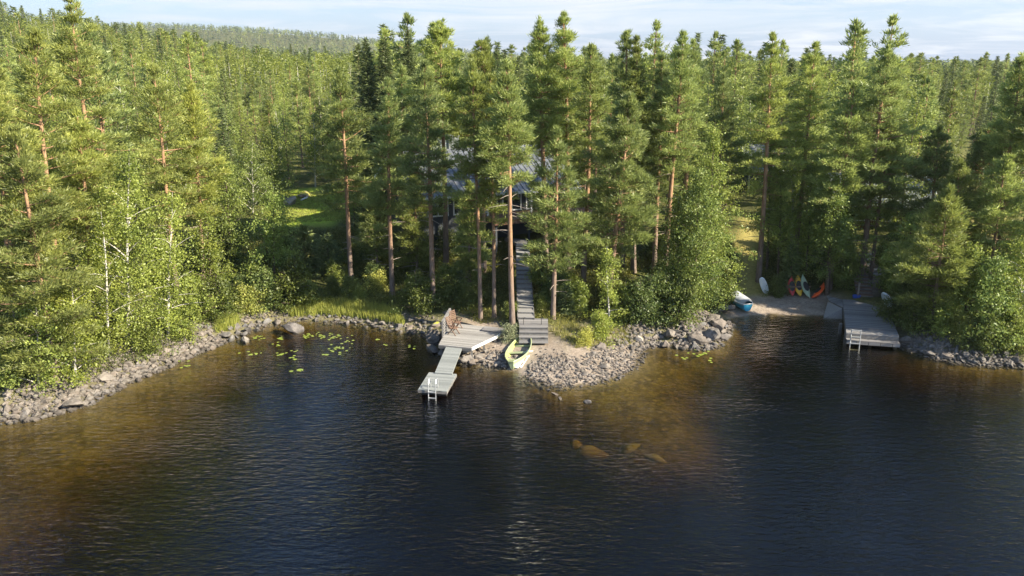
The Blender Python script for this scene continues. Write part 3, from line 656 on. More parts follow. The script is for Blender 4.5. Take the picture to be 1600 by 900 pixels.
def pine(seed, H, cb=.4, Rm=2.3, lean=(0, 0), q=1.0, dead=6, r0=None, blade=(.25, .055), dens=1.0, top=.72, mats=('pbark', 'pine', 'deadwood'), join=False):
    rng = np.random.default_rng(seed); P = trunkpath(rng, H, lean); t = np.linspace(0, 1, len(P))
    r0 = r0 or .0115 * H; tr = MB(); cr = MB() if not join else tr
    rad = r0 * (1 - t) ** .75 * .95 + .025; rad[0] *= 1.15
    tube(tr, P, rad, 8 if q > .6 else 5, 0)
    at = lambda z: np.array([np.interp(z, P[:, 2], P[:, 0]), np.interp(z, P[:, 2], P[:, 1]), z])
    zb = cb * H; z = zb * .96; ph = 0
    asym = rng.uniform(0, 6.28); cm = 1 if join else 0
    CC, CT, CR = [], [], []
    while z < H - .15:
        u = (z - zb) / (H - zb)
        env = (1 - max(u, 0)) ** top * (.62 + .38 * min(1, max(u, 0) / .22 + .15))
        nb = (rng.integers(3, 6) if u < .9 else 3) if u > .08 else rng.integers(2, 4)
        ph += 1.1
        for b in range(nb):
            if rng.random() < (.12 if u > .12 else .3): continue
            az = ph + b * 2 * math.pi / nb + rng.normal() * .25
            ln = Rm * env * rng.uniform(.55, 1.2) * (1 + .18 * math.cos(az - asym)) + .07
            el = math.radians(-8 + 62 * max(u, 0) ** 1.6 + rng.normal() * 9)
            d = np.array([math.cos(az) * math.cos(el), math.sin(az) * math.cos(el), math.sin(el)])
            o = at(z + rng.uniform(-.12, .12)); s = np.linspace(0, 1, 5)
            pts = o + d * ln * s[:, None]; pts[:, 2] += .16 * ln * s ** 2 - .05 * ln * s
            tube(tr, pts, np.linspace(.012 * ln + .014, .008, 5), 4 if q > .6 else 3, 0 if not join else 0, cap=False)
            sd = np.array([-math.sin(az), math.cos(az), 0]); nc = max(2, int((ln * 4.2 + 1) * dens))
            ss = 1 - rng.random(nc) ** 1.3 * .68 if ln > .6 else rng.uniform(.3, 1.05, nc)
            fan = (rng.random(nc) - .5) * ln * .85 * (1.15 - ss * .75)
            c = o + d * ln * ss[:, None] + sd * fan[:, None]; c[:, 2] += .16 * ln * ss ** 2 - .05 * ln * ss + rng.normal(size=nc) * .10 + .05
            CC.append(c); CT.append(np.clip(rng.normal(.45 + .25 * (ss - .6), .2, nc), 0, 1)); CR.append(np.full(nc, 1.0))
            if q > .9:
                for k in range(0, nc, 3):
                    a0 = o + d * ln * ss[k] * .8; tube(tr, [a0, c[k]], [.012, .006], 3, 0, cap=False)
        z += rng.uniform(.30, .52) * (H - zb) / 9 * (1.0 if q > .6 else 1.5)
    # leader
    CC.append(at(H) + rng.normal(size=(5, 3)) * [.03, .03, .16] - [0, 0, .1]); CT.append(np.full(5, .6))
    C = np.vstack(CC); T = np.concatenate(CT); n = len(C); nb = int(34 * q)
    off = rng.normal(size=(n, nb, 3)) * np.array([.16, .16, .075]) * (1.15 if q < .8 else 1) * (.45 + .55 * np.clip((H - C[:, 2]) / (.14 * H), 0, 1))[:, None, None]
    ctr = at(zb)[None, :]; outd = C - np.column_stack([np.interp(C[:, 2], P[:, 2], P[:, 0]), np.interp(C[:, 2], P[:, 2], P[:, 1]), C[:, 2] - .5])
    outd /= np.linalg.norm(outd, axis=1)[:, None] + 1e-9
    D = off * 3.2 + outd[:, None, :] * .7 + rng.normal(size=(n, nb, 3)) * .45 + np.array([0, 0, .45])
    bl = blade[0] / math.sqrt(q) if q < 1 else blade[0]; bw = blade[1] / q if q < 1 else blade[1]
    tt = np.clip(T[:, None] + rng.normal(size=(n, nb)) * .13, 0, 1)
    blades(cr, (C[:, None, :] + off).reshape(-1, 3), D.reshape(-1, 3), bl, bw, rng, cm, tt.ravel())
    for k in range(dead):          # bare dead limbs below the crown
        zz = zb * rng.uniform(.45, 1.0); az = rng.uniform(0, 6.28); ln = rng.uniform(.4, 1.6)
        d = np.array([math.cos(az), math.sin(az), rng.uniform(-.25, .1)]); o = at(zz)
        tube(tr, [o, o + d * ln * .5 + [0, 0, .03], o + d * ln], [.022, .016, .007], 4, 2 if not join else 0, cap=False)
    if join: return tr.mesh('pine_tree', [M[mats[0]], M[mats[1]]]), None
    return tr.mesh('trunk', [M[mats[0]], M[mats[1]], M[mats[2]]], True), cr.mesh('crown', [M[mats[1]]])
def spruce(seed, H, Rm=1.9, q=1.0, join=False, cb=.06, lean=(0, 0)):
    rng = np.random.default_rng(seed); P = trunkpath(rng, H, lean, .03, 6); t = np.linspace(0, 1, 6); tr = MB(); cr = tr if join else MB(); cm = 1 if join else 0
    tube(tr, P, .011 * H * (1 - t) + .015, 6 if q > .6 else 4, 0)
    z = cb * H; A, D, T = [], [], []
    at = lambda z: np.array([np.interp(z, P[:, 2], P[:, 0]), np.interp(z, P[:, 2], P[:, 1]), z])
    while z < H:
        u = (z - cb * H) / (H * (1 - cb)); nb = 6; a0 = rng.uniform(0, 6)
        for b in range(nb):
            az = a0 + b * 6.283 / nb + rng.normal() * .2; ln = Rm * (1 - u) ** .85 * rng.uniform(.7, 1.15) * (.8 + .2 * min(1, u * 6)) + .08
            n = max(3, int(ln * 20 * q)); s = rng.random(n) ** .8; dz = ln * (-.22 * s - .05 + .22 * s ** 2) * (1 - u) + ln * .5 * u * s
            hd = np.array([math.cos(az), math.sin(az), 0]); sd = np.array([-hd[1], hd[0], 0])
            lat = (rng.random(n) - .5) * ln * .55 * (1.1 - s)
            c = at(z) + hd * (ln * s)[:, None] + sd * lat[:, None]; c[:, 2] += dz
            A.append(c); D.append(hd * .8 + sd * np.sign(lat)[:, None] * .6 + np.array([0, 0, -.25 + .5 * u]) + rng.normal(size=(n, 3)) * .35)
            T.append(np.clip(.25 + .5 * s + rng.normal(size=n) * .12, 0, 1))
        z += .26 / (q ** .5) * (.7 + .3 * (1 - u))
    A, D, T = np.vstack(A), np.vstack(D), np.concatenate(T)
    for _ in range(2): blades(cr, A + rng.normal(size=A.shape) * .05, D + rng.normal(size=D.shape) * .3, .34 / q ** .4, .075 / q ** .5, rng, cm, T)
    if join: return tr.mesh('spruce_tree', [M['sbark'], M['spruce']]), None
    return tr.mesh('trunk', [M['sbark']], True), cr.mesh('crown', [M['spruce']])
def broad(seed, H, Rm=2.2, cb=.2, q=1.0, leaf='birch', bark='bbark', size=.13, stems=1, join=False, col=.55, r0=None, lean=(0, 0), nl=None, name='birch_tree', width=.5):
    """deciduous: rising limbs, twigs with clusters of leaves, ovoid outline"""
    rng = np.random.default_rng(seed); tr = MB(); cr = tr if join else MB(); cm = 1 if join else 0; C, T = [], []
    for st in range(stems):
        ln_ = np.array(lean) + (rng.normal(size=2) * .12 * H if stems > 1 else 0); Hs = H * (1 if st == 0 else rng.uniform(.7, .95))
        P = trunkpath(rng, Hs, ln_, .2, 9); t = np.linspace(0, 1, 9); r_ = (r0 or .0085 * H + .01) * (1 if st == 0 else .7)
        tube(tr, P, r_ * (1 - t) ** .8 + .008, 6 if q > .6 else 4, 0)
        at = lambda z: np.array([np.interp(z, P[:, 2], P[:, 0]), np.interp(z, P[:, 2], P[:, 1]), z])
        nlimb = int((nl or 26) * (1 if st == 0 else .7)); zs = Hs * (cb + (1 - cb) * (np.arange(nlimb) + .5) / nlimb * .97)
        for k, z in enumerate(zs):
            u = (z / Hs - cb) / (1 - cb); env = math.sin(math.pi * min(1, .16 + .84 * u) ** .8) ** .6 * (1 - u * .35)
            az = k * 2.4 + rng.normal() * .4; ln = Rm * env * rng.uniform(.35, 1.4) + .1; el = math.radians(rng.uniform(15, 50) + 20 * u)
            d = np.array([math.cos(az) * math.cos(el), math.sin(az) * math.cos(el), math.sin(el)]); s = np.linspace(0, 1, 4)
            o = at(max(0, z - ln * .3)); pts = o + d * ln * s[:, None]; pts[:, 2] -= .22 * ln * s ** 2
            tube(tr, pts, np.linspace(.014 * ln + .008, .005, 4), 3, 0, cap=False)
            ntw = max(3, int(ln * 4.5)); ss = .3 + .75 * rng.random(ntw); lt = rng.normal() * .16
            c = o + d * ln * ss[:, None] + rng.normal(size=(ntw, 3)) * .24 * ln * np.array([1, 1, .7]); c[:, 2] -= .22 * ln * ss ** 2
            C.append(c); T.append(np.clip(rng.normal(col + lt, .16, ntw), 0, 1))
    C = np.vstack(C); T = np.concatenate(T); n = len(C); nb = int(26 * q)
    off = rng.normal(size=(n, nb, 3)) * np.array([.21, .21, .17]) * (H / 10) ** .3; 
    off[..., 2] -= np.abs(rng.normal(size=(n, nb))) * .1
    leaves(cr, (C[:, None, :] + off).reshape(-1, 3), size / q ** .45, rng, cm, np.clip(T[:, None] + rng.normal(size=(n, nb)) * .16, 0, 1).ravel())
    if join: return tr.mesh(name, [M[bark], M[leaf]]), None
    return tr.mesh('trunk', [M[bark]], True), cr.mesh('crown', [M[leaf]])
def tree_obj(name, meshes, loc, label, cat, group=None, rz=0, sc_=1.0):
    tm, cm = meshes
    if cm is None:
        o = newobj(name, tm, None, loc)
    else:
        o = newobj(name, None, None, loc); newobj('trunk', tm, o); newobj('crown', cm, o)
    o.rotation_euler = (0, 0, rz); o.scale = (sc_, sc_, sc_ if not isinstance(sc_, tuple) else 1)
    return tag(o, label, cat, group)
occupied = []     # x, y, radius
# near pines: base px, top px, crown start, crown radius, label
PINES = [
 (52, 588, -30, 96, .12, 2.9, 'westernmost pine of the frame, its crown reaching almost to the stone bank', dict(dens=1.3, r0=.2)),
 (88, 598, 26, 205, .12, 2.7, 'bright pine in front at the far west, full crown down to the saplings', dict(dens=1.25, r0=.17)),
 (100, 540, 52, 45, .35, 2.6, 'tall pine with a broken bare stretch of trunk behind the two westernmost pines', dict(r0=.2)),
 (182, 500, 108, -6, .44, 2.5, 'tallest pine of the west shore, orange leaning trunk and its tip above the skyline', dict(r0=.2)),
 (150, 520, 120, 175, .3, 2.2, 'middle sized pine directly left of the bright white birch', {}),
 (278, 470, 238, 105, .36, 2.6, 'pine with long slim orange trunk just right of the bright birch', {}),
 (318, 452, 300, 132, .42, 1.9, 'slender pine between the bright birch and the dark thicket', {}),
 (28, 500, -30, 45, .3, 2.6, 'pine at the very edge of the frame behind the westernmost pine', {}),
 (549, 442, 530, 112, .36, 2.3, 'pine with dark lower trunk between the lawn clearing and the reeds', dict(dens=1.15)),
 (613, 462, 603, 126, .36, 1.9, 'slim orange trunked pine beside the reeds, first west of the deck', dict(dens=1.15)),
 (677, 477, 664, 100, .45, 2.2, 'pine with clean orange trunk standing behind the mossy boulders', dict(dead=9)),
 (697, 418, 690, 36, .56, 3.0, 'tallest pine of the stand west of the house, broad dark top on the skyline', dict(dens=1.2)),
 (751, 502, 740, 100, .38, 2.1, 'thin pine behind the deck, leftmost of the three orange trunks there', dict(r0=.13, dead=8)),
 (772, 498, 768, 120, .5, 1.6, 'middle one of the three thin pines behind the deck', dict(r0=.12, dead=8)),
 (801, 515, 790, 100, .6, 1.7, 'bare orange trunked pine between deck and boardwalk steps', dict(r0=.17, dead=14)),
 (756, 425, 754, 64, .6, 2.2, 'rounded pine top above the house, seen left of the roof ridge', {}),
 (853, 420, 844, 36, .52, 2.4, 'tall pine right of the house with pointed crown on the skyline', dict(dens=1.15)),
 (888, 418, 882, 24, .5, 2.4, 'highest pine on the skyline right of the house, loose windblown top', {}),
 (864, 498, 872, 205, .30, 2.4, 'short bushy pine right beside the boardwalk landing', dict(dens=1.2, r0=.15)),
 (911, 450, 926, 76, .47, 2.1, 'pine with clean orange trunk in the mossy glade', dict(dens=1.1)),
 (972, 420, 980, 50, .44, 2.0, 'left one of the twin tipped pines behind the spit', {}),
 (990, 425, 992, 62, .44, 1.7, 'right one of the twin tipped pines behind the spit', {}),
 (948, 490, 984, 150, .3, 2.9, 'wide grey green pine leaning over the pebble spit', dict(dens=1.45, r0=.2, dead=10)),
 (1038, 442, 1066, 54, .5, 2.0, 'pine with long dark leaning trunk left of the big alder', {}),
 (1022, 430, 1035, 88, .35, 1.7, 'narrow pine standing close behind the dark leaning trunk', {}),
 (1062, 420, 1086, 64, .4, 2.0, 'pine behind the big alder, its crown touching the skyline', {}),
 (1185, 440, 1210, 58, .40, 2.2, 'tall pine at the grassy trail above the beach', {}),
 (1240, 425, 1275, 74, .5, 2.1, 'slim topped pine behind the kayaks', {}),
 (1296, 452, 1334, 130, .38, 2.3, 'greyish pine behind the orange kayak and west of the dock stairs', dict(dens=1.25)),
 (1346, 440, 1386, 74, .42, 2.9, 'biggest pine of the east side, dark trunk by the stairs and layered crown', dict(dens=1.1, r0=.22)),
 (1360, 436, 1392, 190, .35, 2.0, 'leaning dark trunked pine beside the stone steps of the red cottage', {}),
 (1455, 512, 1482, 300, .22, 2.5, 'low spreading pine at the shore east of the large dock', dict(dens=1.3)),
 (1512, 425, 1548, 200, .5, 2.2, 'pine with straight dark trunk in the eastern yard', {}),
 (1582, 452, 1640, 120, .45, 2.4, 'easternmost pine of the frame, leaning outwards', {}),
 (1440, 440, 1470, 205, .35, 2.4, 'round crowned pine in front of the eastern bay', {}),
 (1556, 440, 1592, 90, .55, 1.9, 'tall leaning pine with bare trunk at the east edge of the yard', {}),
 (1540, 480, 1572, 250, .35, 2.2, 'pine over the birch thicket of the east shore', {}),
 (1478, 470, 1500, 250, .3, 2.0, 'dense pine behind the shore thicket east of the dock', dict(dens=1.2)),
 (590, 436, 586, 290, .3, 1.5, 'young thin pine behind the orange trunked pine beside the reeds', dict(r0=.08)),
 (632, 400, 626, 110, .5, 2.2, 'dark pine at the west gable of the house', {}),
 (1116, 410, 1130, 120, .4, 2.0, 'pine looking out over the big alder by the trail', {}),
 (734, 447, 732, 285, .12, 1.5, 'young bushy pine in the shade between house and dock deck', dict(r0=.08)),
 (652, 440, 648, 270, .2, 1.5, 'young pine in front of the dark west end of the house', dict(r0=.08)),
]
sd = 100
for (bx, by, tx, ty, cb, Rm, lab, kw) in PINES:
    b = G(bx, by); t = PY(tx, ty, b[1]); b[2] = gz(b[0], b[1]) - .1; H = t[2] - b[2]; lean = t[0] - b[0]
    kw = dict(kw); r0 = kw.pop('r0', None); kw['dens'] = kw.get('dens', 1.0) * 1.12
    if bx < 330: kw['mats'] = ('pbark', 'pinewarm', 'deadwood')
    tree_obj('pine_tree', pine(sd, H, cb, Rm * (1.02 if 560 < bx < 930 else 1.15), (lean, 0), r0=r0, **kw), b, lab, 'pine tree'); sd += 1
    occupied.append((b[0], b[1], 1.6))
BROAD = [ # base px, top px, R, crown start, kind, label, extra
 (200, 536, 199, 232, 2.9, .16, 'birch', 'bright sunlit birch with white trunk above the west stone bank', dict(nl=44)),
 (170, 560, 160, 330, 1.8, .1, 'birch', 'leafy young birch under the bright white trunked birch', {}),
 (262, 528, 268, 300, 2.1, .15, 'birch', 'yellow green birch right of the white trunked birch', dict(nl=34)),
 (118, 598, 112, 430, 1.9, .08, 'birch', 'birch sapling clump hanging over the middle of the west bank', {}),
 (60, 602, 55, 450, 1.7, .05, 'birch', 'birch sapling under the westernmost pine', {}),
 (430, 455, 425, 300, 1.9, .35, 'alder', 'pale stemmed slim birch in front of the lawn clearing', {}),
 (360, 440, 355, 250, 2.4, .2, 'alder', 'broad leafy tree between the west pines and the dark thicket', dict(nl=36)),
 (330, 470, 322, 330, 2.0, .15, 'alder', 'dark leafy tree in the shade behind the stone bank', {}),
 (428, 318, 424, 196, 2.7, .12, 'birch', 'sunlit birch beside the white boulder of the lawn', dict(nl=40)),
 (395, 335, 395, 222, 2.3, .1, 'birch', 'second sunlit birch, left of the one by the white boulder', {}),
 (493, 292, 490, 175, 1.8, .2, 'birch', 'slender birch behind the lawn clearing', {}),
 (1086, 490, 1090, 262, 2.4, .1, 'alder', 'big dense alder overhanging the boulder bank', dict(nl=60)),
 (1112, 468, 1116, 190, 2.0, .12, 'alder', 'tall broad birch on the beach side of the big alder', dict(nl=50, col=.7)),
 (1058, 480, 1062, 300, 2.4, .08, 'alder', 'dark round leafy tree left of the big alder', dict(nl=36)),
 (952, 512, 948, 385, 1.0, .05, 'birch', 'bright yellow green young birch on the pebble spit', dict(nl=22, col=.75)),
 (1215, 440, 1222, 240, 1.9, .3, 'alder', 'birch with pale stem left of the red kayak', dict(nl=34)),
 (1260, 430, 1268, 255, 2.1, .3, 'alder', 'birch hanging over the yellow and green kayaks', dict(nl=34)),
 (1292, 460, 1306, 270, 2.3, .3, 'alder', 'thick trunked birch at the landward corner of the dock', dict(nl=40, r0=.17)),
 (1236, 420, 1245, 175, 2.2, .3, 'birch', 'tall birch behind the kayak rack', dict(nl=36)),
 (1198, 425, 1206, 215, 1.2, .35, 'alder', 'dark slender birch at the edge of the grassy trail', {}),
 (1504, 518, 1522, 380, 1.6, .3, 'alder', 'small birch with thin white stem on the east shore', {}),
 (1545, 530, 1560, 400, 2.2, .06, 'alder', 'bushy birch above the eastern end of the stones', dict(nl=34)),
 (1590, 528, 1610, 370, 2.3, .06, 'birch', 'leafy birch at the east edge above the stones', dict(nl=34)),
 (1410, 470, 1425, 330, 2.2, .12, 'alder', 'leafy tree behind the leaning white board', dict(nl=34)),
 (1450, 500, 1460, 395, 2.0, .06, 'alder', 'low leafy tree over the dark hollow beside the dock', {}),
 (1315, 425, 1322, 300, 2.0, .15, 'alder', 'leafy tree between kayaks and dock stairs', {}),
 (846, 452, 848, 395, .9, .25, 'alder', 'very young thin stemmed birch beside the boardwalk', {}),
 (1170, 300, 1172, 150, 2.2, .2, 'birch', 'sunlit birch at the far end of the grassy trail', {}),
 (905, 490, 905, 440, .7, .02, 'birch', 'knee high bright sapling right of the landing pine', {}),
]
for (bx, by, tx, ty, Rm, cb, leaf, lab, kw) in BROAD:
    b = G(bx, by); t = PY(tx, ty, b[1]); b[2] = gz(b[0], b[1]) - .05; H = t[2] - b[2]
    kw = dict(kw); kw.setdefault('q', 1.5); kw.setdefault('size', .155)
    if leaf == 'alder': kw.setdefault('bark', 'sbark'); kw['nl'] = int(kw.get('nl', 26) * 1.25)
    tree_obj('birch_tree' if 'alder' not in lab else 'alder_tree', broad(sd, H, Rm, cb, leaf=leaf, lean=(t[0] - b[0], 0), **kw), b, lab, 'tree'); sd += 1
    occupied.append((b[0], b[1], 1.3))
# near spruces
for (bx, by, tx, ty, Rm, lab) in ((648, 325, 650, 48, 2.3, 'narrow dark spruce spearing the skyline left of the tallest stand pine'), (612, 330, 612, 60, 2.4, 'dark spruce on the skyline above the slim orange trunked pine'),
                                  (585, 328, 584, 62, 2.3, 'pointed spruce on the skyline left of the spruce pair'), (778, 300, 776, 68, 1.8, 'small spruce tip peeking out behind the rounded pine'),
                                  (1232, 455, 1230, 380, 1.0, 'small shaded spruce behind the kayak rack'), (720, 472, 722, 425, .8, 'young bright spruce between the boulders and the deck pines'),
                                  (884, 492, 882, 448, .6, 'tiny yellow green spruce beside the landing pine'), (352, 445, 350, 340, 1.6, 'shaded spruce inside the dark thicket west of the lawn'),
                                  (480, 425, 480, 352, 1.7, 'dark spruce in the shade below the lawn clearing'), (515, 430, 512, 365, 1.6, 'second dark spruce below the lawn, close to the dark trunked pine')):
    b = G(bx, by); t = PY(tx, ty, b[1]); b[2] = gz(b[0], b[1]) - .05
    tree_obj('spruce_tree', spruce(sd, t[2] - b[2], Rm), b, lab, 'spruce tree'); sd += 1; occupied.append((b[0], b[1], 1.2))
# bushes
BM_ = [broad(300 + k, 2.4, 1.15, .05, stems=5, leaf='bush', bark='sbark', size=.11, nl=18, name='bush', width=1) for k in range(5)]
BM2 = [broad(310 + k, 2.2, 1.1, .05, stems=4, leaf='birch', bark='sbark', size=.11, nl=16, name='bush') for k in range(3)]
WM = [broad(320 + k, 1.6, .85, .05, stems=6, leaf='reed', bark='sbark', size=.09, nl=14, name='bush') for k in range(2)]
SM = [broad(330 + k, 1.5, .8, .05, stems=6, leaf='silver', bark='sbark', size=.07, nl=16, name='bush') for k in range(2)]
def bush(px, py, s, label, kind=0, group=None, q=None):
    q = G(px, py) if q is None else q; z = gz(q[0], q[1])
    return tree_obj('bush', random.Random(int(px * 7 + py)).choice([BM_, BM2, WM, SM][kind]), (q[0], q[1], z - .05), label, 'bush', group, random.Random(int(px)).uniform(0, 6), s)
for a in ((460, 478, 1.5, 'large round bush at the shore behind the big bay boulder', 0), (390, 486, 1.25, 'grey green willow bush above the dark shore boulders', 2), (420, 478, 1.2, 'willow bush between the round bush and the dark boulders', 0),
          (345, 496, 1.2, 'low bush where the west stone bank ends in the shade', 0), (310, 500, 1.0, 'pale shrub at the foot of the yellow green birch', 1), (796, 532, .8, 'silvery bush at the tip of the deck beside the rowing boat', 3),
          (800, 500, .6, 'bright small bush at the foot of the bare orange pine', 1), (938, 530, .85, 'bright green bush on the pebble spit below the young birch', 1), (914, 538, .7, 'dull green low bush on the pebble spit', 2),
          (973, 503, 1.25, 'yellowish bush beside the young birch of the spit', 1), (1005, 500, 1.3, 'olive bush above the boulder bank', 0), (1030, 492, 1.4, 'dark bush in the shade of the wide grey pine', 0), (1060, 500, 1.3, 'dark bush behind the boulder bank', 0),
          (1100, 480, 1.2, 'low bush under the big alder', 0), (1128, 470, 1.1, 'bush crowding the small covered boat', 0), (865, 470, .8, 'small bush behind the landing pine', 0), (845, 485, .5, 'tiny bush by the boardwalk landing', 1),
          (1212, 462, .7, 'undergrowth bush left of the red kayak', 0), (1322, 448, 1.1, 'dark shrub between the thick birch and the stairs', 0), (1405, 500, 1.2, 'shrub on the bank next to the large dock', 0), (1395, 455, 1.3, 'yellow flecked shrub behind the leaning white board', 1),
          (1430, 515, 1.1, 'olive shrub above the dark hollow east of the dock', 0), (1470, 522, 1.1, 'bush above the pale shoreline stones', 1), (1500, 530, 1.0, 'grey green bush near the small white stemmed birch', 2), (1530, 545, 1.1, 'yellow green bush on the east shore', 1), (1575, 545, 1.15, 'golden green bush near the east end of the stones', 1),
          (20, 600, 1.1, 'bush at the western edge above the stones', 1), (150, 560, 1.1, 'bush between the sapling clump and the white stone', 1), (230, 552, 1.1, 'green shrub below the bright birch on the stone bank', 1), (285, 528, 1.0, 'shrub at the top of the thin end of the west bank', 1),
          (730, 485, .9, 'mossy shrub between boulders and deck pines', 0), (700, 470, 1.2, 'round shrub behind the mossy boulders', 0), (655, 485, 1.2, 'shrub beside the trunk behind the mossy boulders', 0), (590, 455, 1.0, 'pale leaved shrub left of the slim orange trunk', 2)):
    bush(*a)
# scattered understorey bushes of the shaded slope, alike
rb = random.Random(21)
for k in range(75):
    for _ in range(30):
        px = rb.choice([rb.uniform(300, 740), rb.uniform(830, 1140), rb.uniform(1195, 1600)]); py = rb.uniform(390, 478) if px < 1195 else (rb.uniform(395, 470) if px > 1390 else rb.uniform(385, 432))
        q = G(px, py)
        if any((q[0] - a) ** 2 + (q[1] - b) ** 2 < (r * .7) ** 2 for a, b, r in occupied): continue
        if 806 < px < 860 or (1140 < px < 1180) or (1325 < px < 1380): continue
        break
    zone = 'shaded slope below the lawn and west of the deck' if px < 740 else ('mossy slope between boardwalk and big alder' if px < 1190 else 'thicket behind kayaks and large dock')
    sz_ = rb.uniform(.45, 1.25)
    bush(px, py, sz_, ('large' if sz_ > .95 else 'small' if sz_ < .65 else 'middling') + ' undergrowth bush on the ' + zone, rb.choice([0, 0, 0, 1]), 'undergrowth bushes', q); occupied.append((q[0], q[1], .5))
# ------------------------------------------------------------------ the forest behind
FM = {'pine': [pine(400 + k, 13.5, 0.24 + .04 * k, 2.5, (rnd.uniform(-.4, .4), 0), q=.5, dead=2, join=True, dens=.8) for k in range(6)],
      'spruce': [spruce(420 + k, 13, 1.75 + .1 * k, q=.42, join=True) for k in range(4)],
      'birch': [broad(440 + k, 11.5, 2.5, .10, q=.62, leaf='birch', bark='sbark' if k < 4 else 'bbark', size=.15, nl=38, join=True, name='birch_tree') for k in range(5)]}
ZN = [(-1e9, 330, 'the western forest slope'), (330, 560, 'the young forest above the lawn'), (560, 900, 'the forest behind the house'), (900, 1190, 'the forest behind the spit'), (1190, 1420, 'the forest behind the kayaks'), (1420, 1e9, 'the eastern forest')]
def zone(px):
    for a, b, n in ZN:
        if a <= px < b: return n
# keep-out polygons in photo pixels are turned into ground polygons: lawn, trail, house
HC = np.array([-3.3, 66.0]); HR = 12.5
KEEP = [LAWN, TRAIL, WALK]
rf = np.random.default_rng(77)
cand = []
yv = 50.0
cells = {}
def far_enough(x, y, d):
    cx, cy_ = int(x // 6), int(y // 6)
    for i in range(cx - 1, cx + 2):
        for j in range(cy_ - 1, cy_ + 2):
            for (a, b) in cells.get((i, j), ()):
                if (a - x) ** 2 + (b - y) ** 2 < d * d: return False
    return True
for a, b, r_ in occupied: cells.setdefault((int(a // 6), int(b // 6)), []).append((a, b))
NT = 60000
yy = 44 + 330 * rf.random(NT) ** .85; xx = (rf.random(NT) * 2 - 1) * (yy * .72 + 14)
Q = np.column_stack([xx, yy]); S_, S2_ = sdist(Q); ZQ = height(Q)
okm = (S_ > 5) & (S2_ > 2.5)
for kp in KEEP: okm &= ~(soft(Q, kp, 1.2) > .05)
okm &= np.hypot(Q[:, 0] - HC[0], Q[:, 1] - HC[1]) > 9.5
okm &= np.hypot(Q[:, 0] - HC[0] - 10, Q[:, 1] - HC[1] + 4) > 8
ppx, ppy, pf = project(Q[:, 0], Q[:, 1], ZQ)
okm &= ~((ppx > 795) & (ppx < 865) & (Q[:, 1] < 62))                     # boardwalk
okm &= ~((ppx > 385) & (ppx < 545) & (Q[:, 1] < 74) & (Q[:, 1] > 44))    # view to the lawn
okm &= ~((ppx > 1135) & (ppx < 1200) & (Q[:, 1] < 95))                    # trail
okm &= ~((ppx > 1325) & (ppx < 1390) & (Q[:, 1] < 80))                    # steps to the cottage
okm &= ~((ppx > 600) & (ppx < 880) & (Q[:, 1] < 58) & (rf.random(NT) < .9))
okm &= ~((ppx > 520) & (ppx < 600) & (Q[:, 1] < 84) & (Q[:, 1] > 66) & (rf.random(NT) < .8))
okm &= ~((ppx > 1425) & (Q[:, 1] < 115) & (Q[:, 1] > 50) & (rf.random(NT) < .97))
clus = wob(Q, 17, 2); 
nb_ = 0; trees = []
for k in range(NT):
    if not okm[k]: continue
    x_, y_ = Q[k]; d = 2.7 + y_ / 75
    if y_ > 150: d = 4.4 + (y_ - 150) / 70
    if not far_enough(x_, y_, d): continue
    cells.setdefault((int(x_ // 6), int(y_ // 6)), []).append((x_, y_))
    px = ppx[k]
    pb = .62 + .45 * clus[k] + (.15 if ppx[k] < 600 else 0); 
    if 380 < px < 560: pb += .2
    r_ = rf.random(); kind = 'birch' if r_ < pb * .75 else ('spruce' if r_ > .82 else 'pine')
    h = {'pine': 12.5, 'spruce': 12.0, 'birch': 10.0}[kind] * rf.uniform(.68, 1.24)
    if 560 < px < 1420: h *= 1.12 if y_ < 130 else 1.0
    if 330 < px < 560 and y_ < 160: h *= .78
    if px > 1420 and y_ < 140: h *= .85
    if px < 330 and y_ < 110: h *= 1.05
    trees.append((y_, x_, ZQ[k], kind, h, px))
trees.sort(key=lambda t: t[0])
cnt = {'pine': len(PINES), 'spruce': 10, 'birch': len(BROAD)}; rest = []
for (y_, x_, z_, kind, h, px) in trees:
    if cnt[kind] >= 300 or abs(px - 800) > 900: rest.append((y_, x_, z_, kind, h)); continue
    cnt[kind] += 1
    ms = FM[kind][rf.integers(len(FM[kind]))]; base = {'pine': 13.5, 'spruce': 13, 'birch': 11.5}[kind]; s = h / base
    adj = {'pine': 'pine', 'spruce': 'dark spruce', 'birch': 'pale birch'}[kind]
    o = newobj(kind + '_tree', ms[0], None, (x_, y_, z_ - .1)); o.scale = (s * rf.uniform(.85, 1.15), s * rf.uniform(.85, 1.15), s); o.rotation_euler = (0, 0, rf.uniform(0, 6.28))
    hc = 'tall' if h > base * 1.02 else ('low' if h < base * .84 else 'middling'); wc = 'broad' if o.scale[0] / s > 1.03 else ('slim' if o.scale[0] / s < .95 else 'even'); dist = 'near part of ' if y_ < 90 else ('mid part of ' if y_ < 140 else 'far part of ')
    tag(o, hc + ' ' + wc + ' ' + adj + ', ' + dist + zone(px), kind + ' tree', kind + ' trees, ' + dist + zone(px))
print('TREES', len(trees), cnt, 'rest', len(rest), 'rest nearest', rest[0][0] if rest else None)
